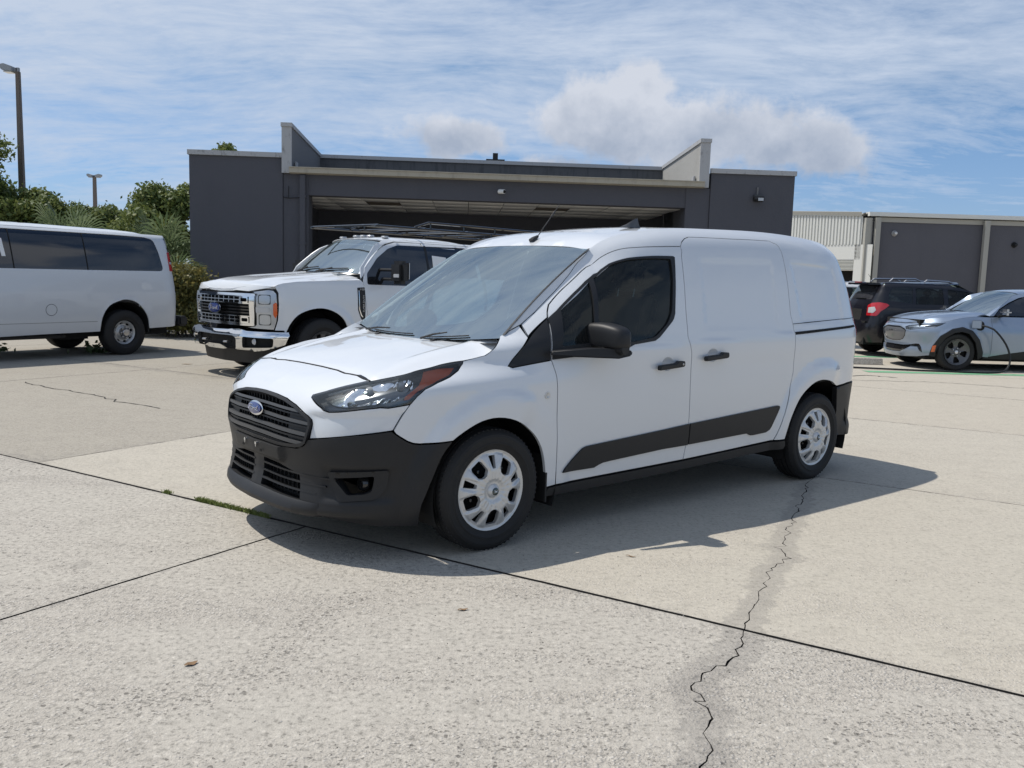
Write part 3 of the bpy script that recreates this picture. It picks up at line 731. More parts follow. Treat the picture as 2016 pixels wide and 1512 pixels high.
def disc_part(name, zf, outer, holes, mat, parent, step=.012, lip=.012, **kw):
    """face disc in the x-z plane facing -y, depth zf(x, z)"""
    V2, T, L = tri(outer, holes, step); y = -zf(V2[:, 0], V2[:, 1]); P = np.c_[V2[:, 0], y, V2[:, 1]]
    T = [t if np.cross(P[t[1]]-P[t[0]], P[t[2]]-P[t[0]])[1] < 0 else t[::-1] for t in T]
    V = [P]; F = list(T); n = len(P)
    for l in L:
        l = np.array(l); k = len(l); V += [P[l], P[l]+[0, lip, 0]]; F += [(n+i, n+(i+1) % k, n+k+(i+1) % k, n+k+i) for i in range(k)]; n += 2*k
    return mesh(name, np.concatenate(V), F, mat, parent, True, **kw)
def rot2(P, t): P = np.asarray(P); c, s = math.cos(t), math.sin(t); return np.c_[P[:, 0]*c-P[:, 1]*s, P[:, 0]*s+P[:, 1]*c]
def circle(r, n=64): t = np.arange(n)*2*math.pi/n; return np.c_[r*np.cos(t), r*np.sin(t)]
def wheel_cover(parent):
    big = rround([(.098, -.012), (.098, .012), (.118, .036), (.168, .038), (.182, .030), (.182, -.030), (.168, -.038), (.118, -.036)], .008, 3)
    small = rround([(.120, -.010), (.120, .010), (.186, .021), (.186, -.021)], .005, 3)
    hs = []
    t0 = R(127)
    for i in range(5): hs += [rot2(big, t0+i*R(72)), rot2(small, t0+R(36)+i*R(72))]
    def zf(x, z):
        r = np.hypot(x, z); t = np.arctan2(z, x)-t0; d = .016+.036*sstep(.215, .10, r)-.012*sstep(.07, .045, r)
        a = np.abs((np.mod(t/R(72)+.5, 1)-.5))*R(72)*r; b = np.abs((np.mod(t/R(72), 1)-.5))*R(72)*r     # distance from the hole axes
        ridge = .011*(sstep(.040, .046, a)*sstep(.026, .031, b))*sstep(.205, .19, r)*sstep(.05, .07, r)
        groove = -.006*(sstep(.004, .0, np.abs(a-.016*r/.09))+sstep(.004, .0, np.abs(b-.011*r/.09)))*sstep(.05, .06, r)*sstep(.115, .095, r)
        rim = .010*sstep(.203, .212, r)
        return d+ridge+groove+rim-.012*sstep(.2, .222, r)*0
    o = disc_part('wheel_cover', zf, circle(.222, 96), hs, MT['cover_silver'], parent, .0075, .022)
    m = MB().lathe([(.0, -.061), (.020, -.060), (.0245, -.055), (.030, -.052), (.036, -.046), (.040, -.036)], 32); m.build('hub_ring', MT['cover_silver'], o, True)
    c = MB().lathe([(.0, -.0635), (.016, -.063), (.0205, -.0605), (.021, -.056)], 28).build('hub_cap', MT['cap_dark'], o, True)
    w = MB()
    for st in script_word(.011): w.tube([(x, -.0645, z*1.1) for x, z in st], .0011, 4)
    w.build('hub_lettering', MT['chrome'], o)
    for i in range(5):
        a = t0+R(72)*i; MB().lathe([(0, -.012), (.009, -.010), (.012, -.004), (.012, .01)], 12, c=(.128*math.cos(a), 0, .128*math.sin(a))).build('wheel_nut', MT['plastic_gloss'], o, True)
def van_wheel(parent, x, side, lift=0):
    w = bpy.data.objects.new('wheel', None); COL.objects.link(w); w.parent = parent; w.location = (x, side*.805, .322)
    if side > 0: w.rotation_euler = (0, 0, math.pi)
    tread(tyre_bm(.325, .205, .215), .326, .205, 72).build('tyre', MT['rubber'], w, True)
    MB().lathe([(.05, -.02), (.19, -.01), (.2, .03), (.205, .09)], 32).build('rim', MT['void'], w, True)
    h = bpy.data.objects.new('cover', None)
    c = wheel_cover(w)
    for ch in w.children:
        if ch.name.startswith('wheel_cover'): ch.location = (0, -.062, 0)
    return w
def arch_liner(m, x, z, r, y0, y1, k=24, a0=-20, a1=200):
    G = []
    for i in range(k+1):
        t = R(a0+(a1-a0)*i/k); G.append([(x+r*math.cos(t), y0, z+r*math.sin(t)), (x+r*math.cos(t), y1, z+r*math.sin(t))])
    m.sheet(G)
    n = len(G); V = [g[1] for g in G]; m.add(V, [tuple(range(n))])
# ------------------------------------------------------------ the cargo van
def build_van():
    CEN[0] = np.array([1.4, 0, .8])
    van = thing('cargo_van', 'white cargo van with black lower bumper and silver wheel covers in the foreground', 'van', (-.663, 5.181, 0), R(39.79))
    W, Wf, G, Hd, Rf = van_W, van_Wf, van_G, van_H, van_R
    white, black = MT['paint_white'], MT['plastic_dark']
    pbr('lamp_inner', (.17, .18, .19), .22, metal=.7)
    near = lambda f: (lambda a, b: f(a, b)*np.array([1, -1, 1]))
    gdf = [(.470, .287), (.466, .366), (.454, .563), (.443, .721), (.434, .848), (.428, .906), (.411, .990), (.418, 1.107), (.438, 1.218), (.451, 1.263), (.473, 1.311)]
    gdt = [(.473, 1.311), (.583, 1.449), (.737, 1.608), (.81, 1.655), (.896, 1.681), (1.045, 1.686), (1.231, 1.670), (1.437, 1.653), (1.608, 1.646)]
    gdr = [(1.608, 1.646), (1.607, 1.611), (1.593, 1.587), (1.571, 1.458), (1.549, 1.290), (1.530, 1.10), (1.545, 1.046), (1.560, .989), (1.562, .926), (1.566, .776), (1.590, .553), (1.594, .445), (1.574, .309)]
    top = list(curve(gdt, .03)); left = list(curve(gdf[:7], .03))+list(curve(gdf[6:], .03))[1:]
    door = left[:-1]+top[:-1]+gdr+[(1.0, .298)]
    winhole = [(.50, 1.20), (.51, 1.27), (.64, 1.40), (.775, 1.545), (.86, 1.585), (.95, 1.605), (1.10, 1.606), (1.303, 1.595), (1.492, 1.578), (1.480, 1.46), (1.425, 1.245), (1.385, 1.190), (1.245, 1.100), (1.035, 1.068), (.70, 1.060), (.47, 1.055)]
    cupf = lambda x, z: circle(1, 24)*[.055, .043]+[x-.005, z+.006]
    panel('front_door', W, door, white, van, holes=[winhole, cupf(1.34, .928)], mir=True, lip=.02)
    slider_rear = [(2.669, 1.684), (2.700, 1.630), (2.692, 1.414), (2.680, 1.225), (2.691, 1.169), (2.695, 1.113), (2.697, 1.024), (2.700, .817), (2.672, .689), (2.614, .524), (2.563, .383), (2.545, .342)]
    slider = gdr[::-1]+[(1.635, 1.676), (1.673, 1.700), (1.72, 1.714), (1.95, 1.712), (2.178, 1.708), (2.593, 1.709)]+list(curve(slider_rear[:4], .03))[:-1]+slider_rear[3:]+[(2.0, .322)]
    panel('sliding_door', W, slider, white, van, holes=[cupf(1.775, .968)], mir=True, lip=.02)
    aR = [(2.657, .382), (2.698, .505), (2.780, .640), (2.903, .722), (3.017, .751), (3.147, .740), (3.25, .705)]
    side = [(.312, 1.118), (.437, 1.223)]+left[[i for i, p in enumerate(left) if p[1] > 1.225][0]:-1]+top[:-1]+[(1.608, 1.646), (1.635, 1.676), (1.673, 1.700), (1.72, 1.714), (1.95, 1.712), (2.178, 1.708), (2.593, 1.709)]+list(curve(slider_rear[:4], .03))[:-1]+slider_rear[3:]
    side += [(2.60, .343), (2.645, .344)]+list(curve(aR, .03))+[(3.30, .69), (3.482, .702), (3.80, .712), (3.80, 1.2), (3.79, 1.80), (2.8, 1.80), (1.6, 1.80), (1.2, 1.80), (.93, 1.80), (.84, 1.797), (.77, 1.715), (.707, 1.642), (.611, 1.521), (.530, 1.415), (.456, 1.324), (.389, 1.248), (.310, 1.178)]
    panel('body_side', W, side, white, van, mir=True, lip=.02)
    fend = [(-.527, .807), (-.556, .744), (-.587, .674), (-.572, .657), (-.545, .640), (-.51, .620), (-.478, .608), (-.442, .603), (-.274, .612)]
    fend += list(curve([(-.274, .612), (-.202, .655), (-.096, .698), (.014, .709), (.130, .684), (.250, .619), (.325, .541), (.368, .446), (.403, .281)], .03))[1:]+left[:[i for i, p in enumerate(left) if p[1] > .985][0]]
    fend += [(.411, .992), (.173, .960), (.154, .969), (.173, .986), (.308, 1.111), (.300, 1.172), (.222, 1.131), (.191, 1.120), (.170, 1.104), (.115, 1.068), (.051, 1.033), (-.04, 1.018), (-.100, 1.010), (-.108, .998), (-.174, .962), (-.273, .932), (-.387, .908), (-.471, .879), (-.505, .845)]
    panel('front_fender', W, fend, white, van, mir=True, lip=.02, step=.028)
    sail = rround([(.435, 1.220), (.168, .985), (.150, .966), (.177, .959), (.405, .992), (.412, 1.107)], [.0, .01, .01, .01, 0, 0], 3)
    panel('fender_corner_trim', W, sail, black, van, mir=True, off=.004, lip=.02)
    wout = [(.437, 1.222), (.488, 1.269), (.616, 1.411), (.72, 1.52), (.798, 1.584), (.86, 1.608), (.938, 1.620), (1.101, 1.618), (1.309, 1.606), (1.512, 1.591), (1.528, 1.582), (1.494, 1.459), (1.439, 1.236), (1.420, 1.205), (1.401, 1.187), (1.263, 1.095), (1.219, 1.075), (1.031, 1.058), (.957, 1.033), (.413, .991), (.420, 1.107)]
    gq = rround([(.515, 1.275), (.64, 1.41), (.745, 1.515), (.700, 1.085), (.480, 1.066)], .01, 3)
    gm = rround([(.785, 1.547), (.86, 1.588), (.949, 1.604), (1.095, 1.602), (1.303, 1.588), (1.482, 1.571), (1.466, 1.460), (1.409, 1.249), (1.356, 1.181), (1.221, 1.099), (1.032, 1.077), (.728, 1.070)], [.01, .02, .02, .02, .02, .012, .02, .03, .03, .03, .02, .01], 3)
    fr = panel('window_frame', W, wout, black, van, holes=[gq, gm], mir=True, off=.0035, lip=.014)
    for g in (gq, gm): panel('side_window', W, inset(g, -.006), MT['glass_side'], van, off=-.008, lip=0, mir=True, step=.08, gap=0)
    # lower door strips
    st1 = [(.512, .352), (.528, .374), (.638, .461), (.660, .476), (.690, .485), (.880, .497), (1.322, .523), (1.588, .541), (1.592, .405), (1.342, .402), (.896, .379), (.83, .374), (.80, .366), (.761, .352)]
    st2 = [(1.598, .541), (2.540, .591), (2.565, .590), (2.574, .580), (2.569, .563), (2.500, .446), (2.480, .425), (2.438, .410), (2.290, .404), (2.261, .405), (2.216, .423), (1.80, .412), (1.602, .407)]
    for s in (st1, st2): panel('door_strip', W, s, black, van, off=.012, lip=.014, mir=True, gap=0)
    panel('sill_cover', W, [(.395, .225), (.41, .276), (.470, .281), (1.577, .302), (2.546, .334), (2.645, .337), (2.66, .300), (2.64, .272), (1.366, .238), (.9, .226)], black, van, off=.004, lip=.02, mir=True)
    # shut-line of slide rail, quarter seam
    panel('slide_rail', W, [(2.700, 1.088), (2.700, 1.106), (3.60, 1.146), (3.60, 1.130)], MT['void'], van, off=.0035, lip=.004, mir=True, gap=0, step=.03)
    panel('rail_seam', W, [(2.690, 1.161), (2.690, 1.1645), (3.70, 1.205), (3.70, 1.2015)], MT['void'], van, off=.0035, lip=.003, mir=True, gap=0, step=0.03)
    # nose: white cover, with the grille opening
    nose_top = [(-.844, .934), (-.90, .944), (-.977, .962), (-1.05, .966), (-1.10, .966), (-1.204, .977), (-1.399, .984), (-1.54, .986)]
    gr = [(-1.54, .812), (-1.40, .808), (-1.278, .800), (-1.163, .778), (-1.11, .760), (-1.040, .730), (-1.012, .712), (-1.002, .690), (-1.003, .67), (-1.011, .622)]
    wb = [(-1.007, .615), (-.90, .630), (-.804, .643), (-.587, .672)]
    hlamp_low = [(-.527, .807), (-.633, .792), (-.672, .795), (-.758, .785), (-.858, .769), (-.913, .764), (-.95, .772), (-.973, .785), (-1.053, .815), (-1.088, .829), (-1.092, .838), (-1.033, .859), (-.952, .896)]
    seam = [(-.587, .674), (-.556, .744)]
    half = [nose_top[-1]]+nose_top[::-1][1:]+[(-.86, .933)]+hlamp_low[::-1]+seam[::-1]+[(-.6, .671)]+wb[::-1][1:]+gr[::-1][1:]
    ref = lambda P: [(-3.08-a, b) for a, b in P]
    full = half+ref(half[1:-1])[::-1] if False else half+ref(half[1:-1][::-1])
    panel('bumper_cover', Wf, full, white, van, lip=.03, step=.018, disp=lambda a, b, P: -.012*sstep(.765, .735, b-.06*np.clip(np.abs(a+1.54)-.62, 0, .3))*sstep(.46, .56, np.abs(a+1.54)))
    # black bumper
    gb = [(-1.54, .545), (-1.281, .547), (-1.174, .552), (-1.10, .556), (-1.055, .567), (-1.028, .585), (-1.011, .610)]
    bl = [(-.90, .628), (-.804, .641), (-.594, .669), (-.572, .652), (-.545, .635), (-.51, .615), (-.478, .603), (-.442, .598), (-.276, .607), (-.31, .57), (-.344, .524), (-.40, .40), (-.435, .30), (-.450, .182), (-.60, .178), (-.794, .178), (-1.08, .182), (-1.3, .19), (-1.54, .195)]
    half = gb+bl
    bfull = half+ref(half[1:-1][::-1])
    og = rround([(-1.475, .452), (-1.30, .450), (-1.10, .424), (-1.06, .300), (-1.30, .302), (-1.475, .306)], .01, 3)
    fog = rround([(-.870, .432), (-.672, .448), (-.680, .372), (-.712, .358), (-.790, .352)], .012, 3)
    def bd(a, b, P):
        A = np.abs(a+1.54)
        lip = .008*sstep(.226, .238, b)*sstep(.288, .262, b)*sstep(1.0, .60, A)-.02*sstep(.232, .20, b)*sstep(1.0, .6, A)
        boss = .022*sstep(.31, .295, A)*sstep(.462, .475, b)*sstep(.60, .535, b)
        rim = -.010*sstep(.60, .64, A)*sstep(1.0, .93, A)*sstep(.31, .33, b)*sstep(.49, .47, b)
        edge = .012*sstep(.30, .27, b)*sstep(.86, .7, A)
        return lip+boss+rim
    panel('front_bumper', Wf, bfull, black, van, holes=[og, ref(og)[::-1], fog, ref(fog)[::-1]], disp=bd, lip=.05, step=.015, gap=.001)
    bz = rround([(-.905, .462), (-.600, .478), (-.612, .385), (-.655, .332), (-.83, .318), (-.875, .40)], .02, 3)
    for sg in (0, 1): panel('fog_lamp_bezel', Wf, bz if not sg else ref(bz)[::-1], black, van, holes=[inset(dens(fog if not sg else ref(fog)[::-1], .02), -.001)], off=-.0045, lip=.02, step=.02, gap=.0, disp=lambda a, b, P: .010*sstep(.0, .03, np.abs(b-.40))*0+.0075)
    # things behind the openings
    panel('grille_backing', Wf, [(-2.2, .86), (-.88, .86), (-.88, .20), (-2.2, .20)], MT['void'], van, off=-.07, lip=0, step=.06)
    for b0 in (.345, .385, .425):
        for sg in (0, 1):
            P = [(-1.49, b0-.005), (-1.49, b0+.005), (-.96+.10*(b0-.345)/.08, b0+.004), (-.955+.10*(b0-.345)/.08, b0-.004)]
            P = P if not sg else ref(P)
            panel('lower_grille_slat', Wf, P, black, van, off=.002, lip=.02, gap=0, step=.03)
    for sg in (1, -1):
        m = MB()
        for i in range(9):
            a = -1.54+sg*(.08+i*.043); X = Wf(np.array([a]), np.array([.375]))[0]; m.box((X[0]+.035, X[1], .375), (.012, .004, .14))
        m.build('lower_grille_mesh', black, van)
    for sg in (0, 1):
        a = -.765 if not sg else -3.08+.765; X = Wf(np.array([a]), np.array([.40]))[0]; MB().lathe([(0, 0), (.03, .0), (.038, .01), (.04, .03)], 20, ax='x', c=(X[0]+.045, X[1]*.97, .398)).build('fog_lamp_blank', MT['plastic_gloss'], van, True)
    # main grille
    go = gr+[(-1.022, .590), (-1.055, .572), (-1.10, .561), (-1.174, .556), (-1.281, .550), (-1.54, .549)]
    go = go+ref(go[1:-1][::-1])
    gi = inset(dens(go, .02), .017)
    grille = panel('grille_frame', Wf, go, black, van, holes=[gi], off=.008, lip=.04, step=.02, gap=.002)
    def in_x(v):   # half width of the opening at height v
        g = np.array([(p[0], p[1]) for p in dens(go, .01) if p[0] > -1.54]); k = np.argsort(np.abs(g[:, 1]-v))[:3]; return float(g[k, 0].mean())
    for v in (.745, .688, .632, .585):
        xe = in_x(v)-.012; n = 40; s = np.linspace(-3.08-xe, xe, n); rise = .006*(1-((s+1.54)/.54)**2)
        for k, (dz, hh, of) in enumerate(((0, .016, .004), (-.021, .009, -.004))):
            Gs = []
            for q in (-hh/2, hh/2): X = Wf(s, np.full(n, v+dz)+rise+q); N = normals(Wf, s, np.full(n, v+dz)); N *= np.sign(np.sum(N*(X-CEN[0]))); Gs.append(X+N*of)
            X = Gs[1]-N*.03; Y = Gs[0]-N*.03; MB().sheet([Y, Gs[0], Gs[1], X]).build('grille_bar', MT['plastic_grey'] if k == 0 else black, van, True)
    for sg in (0, 1):
        P = [(-1.20, .598), (-1.045, .598), (-1.018, .64), (-1.02, .69), (-1.05, .722), (-1.22, .752)]
        panel('grille_blank', Wf, P if not sg else ref(P)[::-1], black, van, off=-.016, lip=.01, step=.04, gap=0)
    ss = np.linspace(-3.08+.93, -.93, 60); fade = np.sqrt(np.clip(1-(np.abs(ss+1.54)/.61)**4, 0, 1)); Gl = []
    for v, o in ((.300, .001), (.282, .020), (.262, .034), (.246, .036), (.232, .026), (.222, .0)):
        X = Wf(ss, np.full(60, v)); N = normals(Wf, ss, np.full(60, v)); N *= np.sign((N*(X-CEN[0])).sum(1))[:, None]; Gl.append(X+N*(o*fade+.002)[:, None])
    MB().sheet(Gl).build('front_lip', black, van, True)
    m = MB()
    for i in range(-11, 12):
        a = -1.54+i*.042
        for v in (.775, .715, .66, .605):
            if abs(i)*.042 > .50-(.25 if v > .76 else 0)*abs(i)/11: continue
            X = Wf(np.array([a]), np.array([v]))[0]; m.box((X[0]+.028, X[1], X[2]), (.012, .006, .05))
    m.build('grille_mesh', black, van)
    X = Wf(np.array([-1.54]), np.array([.707]))[0]
    oval_badge(van, frame((X[0]-.012, 0, X[2]-.0), (0, -1, 0), (.12, 0, 1), (-1, 0, .12)), .182, .076)
    # plate mount: two screw clips and two slots
    for y in (-.06, .08):
        X = Wf(np.array([-1.54+abs(y)]), np.array([.53]))[0]; MB().tube([(X[0]-.022, y, .528), (X[0]-.032, y, .528)], .009, 8).box((X[0]-.026, y+.004, .514), (.006, .006, .012)).build('plate_screw', MT['chrome'], van)
    for y in (-.11, .11): MB().box((X[0]-.0225, y, .497), (.003, .004, .014)).box((X[0]-.0225, y+.014, .497), (.003, .004, .014)).box((X[0]-.0225, y+.007, .491), (.003, .016, .003)).build('plate_slot', MT['void'], van)
    # headlamps
    hl = [(-.862, .931)]+[(-.70, .965), (-.562, .992), (-.33, 1.006), (-.100, 1.012), (-.108, .998), (-.174, .962), (-.273, .932), (-.387, .908), (-.471, .879), (-.505, .845)]+hlamp_low
    hli = inset(dens(hl, .012), .012)
    panel('headlamp_housing', W, hl, MT['lamp_inner'], van, off=-.034, lip=0, step=.03, mir=True)
    panel('headlamp_rim', W, hl, MT['plastic_gloss'], van, holes=[hli], off=-.002, lip=.03, step=.02, mir=True)
    refl = [(-1.015, .836), (-.912, .803), (-.845, .799), (-.704, .812), (-.605, .828), (-.560, .908), (-.575, .950), (-.647, .971), (-.800, .934), (-.958, .868)]
    def rd(a, b, P):   # two bowls and an inner wedge
        d = np.zeros(len(a))
        for cx, cz, rx, rz in ((-.655, .895, .115, .085), (-.80, .868, .085, .065)):
            q = np.hypot((a-cx)/rx, (b-cz)/rz); d -= .032*np.clip(1-q*q, 0, 1)
        return d+.006*np.sin(a*160)*(a > -.72)
    panel('headlamp_reflector', W, refl, MT['lamp_chrome'], van, off=-.016, lip=.01, step=.014, mir=True, disp=rd)
    for cx, cz in ((-.66, .895), (-.805, .868)):
        X = W(np.array([cx]), np.array([cz]))[0]; N = normals(W, np.array([cx]), np.array([cz]))[0]; N *= np.sign(N@(X-CEN[0]))
        for sg in (1, -1): o = MB().lathe([(0, -.0), (.016, .004), (.024, .016), (.026, .03)], 20, ax='x', c=(X[0]+.022, sg*(X[1]-.022), X[2])).build('headlamp_bulb', MT['clear_lens_grey'], van, True)
    am = [(-.185, .982), (-.36, .990), (-.50, .985), (-.508, .947), (-.522, .906), (-.575, .846), (-.569, .828), (-.545, .832), (-.516, .872), (-.452, .901), (-.36, .918), (-.275, .942)]
    panel('side_marker', W, am, MT['amber'], van, off=-.007, lip=.02, step=.02, mir=True, gap=0)
    panel('headlamp_brow', W, [(-1.075, .842), (-1.02, .866), (-.85, .932), (-.70, .962), (-.56, .988), (-.60, .978), (-.70, .952), (-.84, .920), (-1.0, .858)], MT['clear_lens_grey'], van, off=-.012, lip=.01, step=.02, mir=True, gap=0)
    panel('headlamp_lens', W, inset(dens(hl, .03), .004), MT['lens'], van, off=-.001, lip=0, step=.03, mir=True, gap=0)
    panel('bonnet_gap_shade', Wf, [(a, b-.002) for a, b in nose_top]+[(-3.08-a, b-.002) for a, b in nose_top[:-1][::-1]]+[(-3.08-a, b+.003) for a, b in nose_top[:-1]]+[(a, b+.003) for a, b in nose_top[::-1]], MT['void'], van, off=.0016, lip=.004, step=.03, gap=0)  # dark ribbon painted in for the shade of the gap before the bonnet
    # bonnet
    hs = [(-.580, .635), (-.47, .672), (-.350, .705), (-.20, .735), (-.091, .749), (.046, .758), (.114, .747), (.165, .711), (.185, .68)]
    hr = [(.192, .60), (.178, .40), (.165, .20), (.160, 0)]
    hf = [(-.594, 0), (-.592, .15), (-.588, .33), (-.582, .418), (-.560, .500), (-.566, .56)]
    hood = hf+hs+hr
    hood = hood+[(a, -b) for a, b in hood[::-1] if abs(b) > 1e-6]
    def hd(a, b, P):
        ay = np.abs(b); return -.006*sstep(.56, .60, ay)*sstep(-.55, -.2, a)-.008*sstep(-.54, -.585, a)*1.0
    panel('bonnet', Hd, hood, white, van, step=.022, lip=.025, disp=hd)
    for y in (-.30, .30):
        X = Hd(np.array([.02]), np.array([y]))[0]; MB().prism([(-.016, 0), (.022, 0), (.022, .012), (.010, .013)], y-.013, y+.013, 'y').build('washer_nozzle', black, van, loc=(X[0], 0, X[2]))
    m = MB(); ys = np.linspace(-.735, .735, 21)
    m.sheet([[(.10+.04*(1-(y/.74)**2)*0-.0, y, 1.045+.04*abs(y)) for y in ys], [(.26, y, 1.06+.02*abs(y)) for y in ys]]); m.build('cowl_panel', black, van)
    # windscreen
    sc = [(-1.0, -.02)]+[(u, -.02) for u in np.linspace(-.9, .9, 13)]+[(1.0, -.02), (1.0, 1.0)]+[(u, 1.0) for u in np.linspace(.9, -.9, 13)]+[(-1.0, 1.0)]
    panel('windscreen', G, sc, MT['windscreen'], van, step=.11, lip=0, gap=0)
    inn = rround([(-.915, .06), (.945, .06), (.955, .935), (-.875, .945)], .06, 5)  # near side widened so the black border takes in the trim's dark reflection
    panel('windscreen_border', G, rround([(-1.015, -.02), (1.015, -.02), (1.012, 1.004), (-1.012, 1.004)], .01), MT['plastic_gloss'], van, holes=[inn], off=-.004, lip=0, step=.08, gap=0)
    MB().sheet([G(np.full(30, -1.0), np.linspace(0, 1, 30))+[0, 0, .004], G(np.full(30, -1.018), np.linspace(0, 1, 30))+[0, 0, .006]]).build('screen_trim', black, van, True)
    # stickers and sensor block on the glass
    panel('inspection_sticker', G, [(-.86, .855), (-.775, .855), (-.775, .90), (-.86, .90)], pbr('sticker', (.30, .66, .58), .5), van, off=-.006, lip=0, step=0, gap=0)
    panel('sensor_housing', G, [(-.13, .80), (.10, .80), (.15, .93), (-.16, .93)], MT['plastic_dark'], van, off=-.02, lip=.03, step=0, gap=0)
    n_ = 26; tt = np.linspace(0, 1, n_); ge = G(np.full(n_, 1.012), tt); ec = [(.185, 1.116), (.222, 1.131), (.310, 1.178), (.389, 1.248), (.456, 1.324), (.530, 1.415), (.611, 1.521), (.707, 1.642), (.77, 1.715), (.84, 1.797), (.90, 1.80)]
    we = sample(W, ec, n_*3); zi = np.argmin(np.abs(we[None, :, 2]-ge[:, None, 2])+.3*np.abs(we[None, :, 0]-ge[:, None, 0]), axis=1); zi = np.maximum.accumulate(zi); zi = np.interp(np.arange(n_), np.arange(n_), zi).astype(int)
    sm = np.convolve(np.pad(zi.astype(float), 2, mode='edge'), np.ones(5)/5, 'valid'); we2 = np.array([[np.interp(q, np.arange(len(we)), we[:, k]) for k in range(3)] for q in sm])
    loft('windscreen_pillar', ge-[0, 0, .003], we2, white, van)
    hcurve = sample(Hd, [(-.580, .635), (-.47, .672), (-.350, .705), (-.20, .735), (-.091, .749), (.046, .758), (.114, .747), (.165, .711)], 30)-[0, 0, .006]
    wcurve = sample(W, [(-.862, .931), (-.70, .965), (-.562, .994), (-.33, 1.007), (-.10, 1.013), (-.04, 1.018), (.051, 1.033), (.115, 1.068), (.170, 1.104)], 30)
    loft('fender_top', hcurve, wcurve, white, van)
    # roof
    ye = .628
    rf = [(.858, 0), (.862, .3), (.885, .60), (.91, ye), (2.2, ye), (3.42, ye), (3.56, .58), (3.66, .40), (3.70, 0)]
    rf = rf+[(a, -b) for a, b in rf[::-1] if b > 0]
    panel('roof_panel', Rf, rf, white, van, step=.06, lip=.02, gap=.001, disp=lambda a, b, P: -.006*sstep(.50, .485, np.abs(b))*sstep(1.1, 1.2, a))
    for sg in (1, -1):
        xs = np.linspace(.88, 3.44, 50); a = Rf(xs, np.full(50, sg*(ye-.004))); b = van_W(xs, np.full(50, 1.795)); b[:, 1] *= sg
        mid = (a+b)/2-[0, 0, .004]; MB().sheet([a-[0, 0, .002], mid, b-[0, 0, .001]]).build('roof_gutter_strip', MT['plastic_grey'], van, True)
    # rear end, closed
    panel('rear_doors', Wf, [(3.80, .70), (3.80, 1.79), (4.5, 1.80), (4.5, .70)], white, van, mir=True, step=.07)
    panel('rear_bumper', W, [(3.33, .30), (3.345, .50), (3.30, .682), (3.482, .695), (3.80, .705), (4.5, .705), (4.5, .30), (3.9, .29), (3.6, .29)], black, van, mir=True, off=.006, lip=.04, disp=lambda a, b, P: .02*sstep(.42, .36, b)*sstep(3.4, 3.55, a))
    panel('tail_lamp', W, [(3.70, 1.06), (3.705, 1.30), (3.72, 1.60), (3.80, 1.60), (3.80, 1.06)], MT['red_lens'], van, mir=True, off=.004, lip=.01)
    # handles
    for (x, z, key) in ((1.34, .928, 1), (1.775, .968, 0)):
        cup = circle(1, 24)*[.055, .043]+[x-.005, z+.006]
        f2 = lambda a, b, x=x, z=z: W(a, b)-np.c_[0*a, .020*np.clip(1-np.hypot((a-x+.005)/.055, (b-z-.006)/.043)**2, 0, 1), 0*a]
        panel('handle_recess', f2, cup, white, van, off=-.0005, lip=0, step=.012, gap=0, mir=True)
        X = W(np.array([x]), np.array([z]))[0]
        bar = rround([(-.115, -.027), (-.112, .004), (.04, .012), (.055, .026), (.118, .022), (.118, -.010), (.10, -.014)], .01, 3)
        o = MB().prism([(X[0]+a, X[2]+b) for a, b in bar], X[1]+.012, X[1]+.042, 'y').build('door_handle', black, van); bevel(o, .006, 3, 40)
        if key: MB().lathe([(0, .045), (.006, .0445), (.0075, .041)], 16, c=(X[0]+.095, X[1], X[2]+.004)).build('key_barrel', MT['steel'], o, True)
        mirror(o)
    X = W(np.array([.366]), np.array([.80]))[0]
    MB().lathe([(0, -.001), (.006, -.0015), (.0065, 0), (.011, -.002), (.013, -.0035), (.0185, -.0035), (.020, 0)], 24, c=(X[0], -X[1]-.001, X[2])).build('fender_badge', MT['cover_silver'], van, True)
    # mirrors
    for sg in (-1, 1):
        hx, hy, hz = .775, .900, 1.108
        V = []; bmm = bmesh.new(); bmesh.ops.create_cube(bmm, size=2); bmesh.ops.subdivide_edges(bmm, edges=bmm.edges[:], cuts=6, use_grid_fill=True)
        for v in bmm.verts:
            p = np.array(v.co); q = p/np.power(np.sum(np.abs(p)**4.4), 1/4.4)
            ex, ey, ez = .078, .140, .084
            x = q[0]*ex; y = q[1]*ey; z = q[2]*ez
            z -= .012*(q[1] > 0)*q[1]; x += .02*q[1]; z *= 1-.12*max(0, q[1])
            if q[0] > 0: x *= .55
            if q[2] < -.5: z = -.5*ez+(z+.5*ez)*.35
            v.co = (x+hx, sg*(y+hy+.045), z+hz)
        for f in bmm.faces: f.smooth = True
        if sg < 0: bmesh.ops.reverse_faces(bmm, faces=bmm.faces)
        bmesh.ops.recalc_face_normals(bmm, faces=bmm.faces)
        me = bpy.data.meshes.new('mirror_housing'); bmm.to_mesh(me); bmm.free(); me.materials.append(black); ob = bpy.data.objects.new('mirror_housing', me); COL.objects.link(ob); ob.parent = van
        g = MB(); pts = [(hx+.048+.02*math.cos(0), sg*(hy+.045+.10*math.cos(t)*1.0), hz+.065*math.sin(t)+.004) for t in np.linspace(0, 2*math.pi, 20, endpoint=False)]
        g.add(pts, [tuple(range(20))]).build('mirror_glass', MT['steel'], ob)
        arm = MB().prism([(-.40, -.052), (-.40, .004), (-.16, .016), (.02, .01), (.075, -.004), (.07, -.03), (-.02, -.046)], 0, .06, 'y')
        V = np.concatenate(arm.V); out = []
        for v in V:
            t = np.clip((v[0]+.40)/.40, 0, 1); out.append((hx+v[0], sg*(.897+v[1]*(.3+.9*t)+.10*t*t), hz-.065+v[2]*(.55+.45*t)))
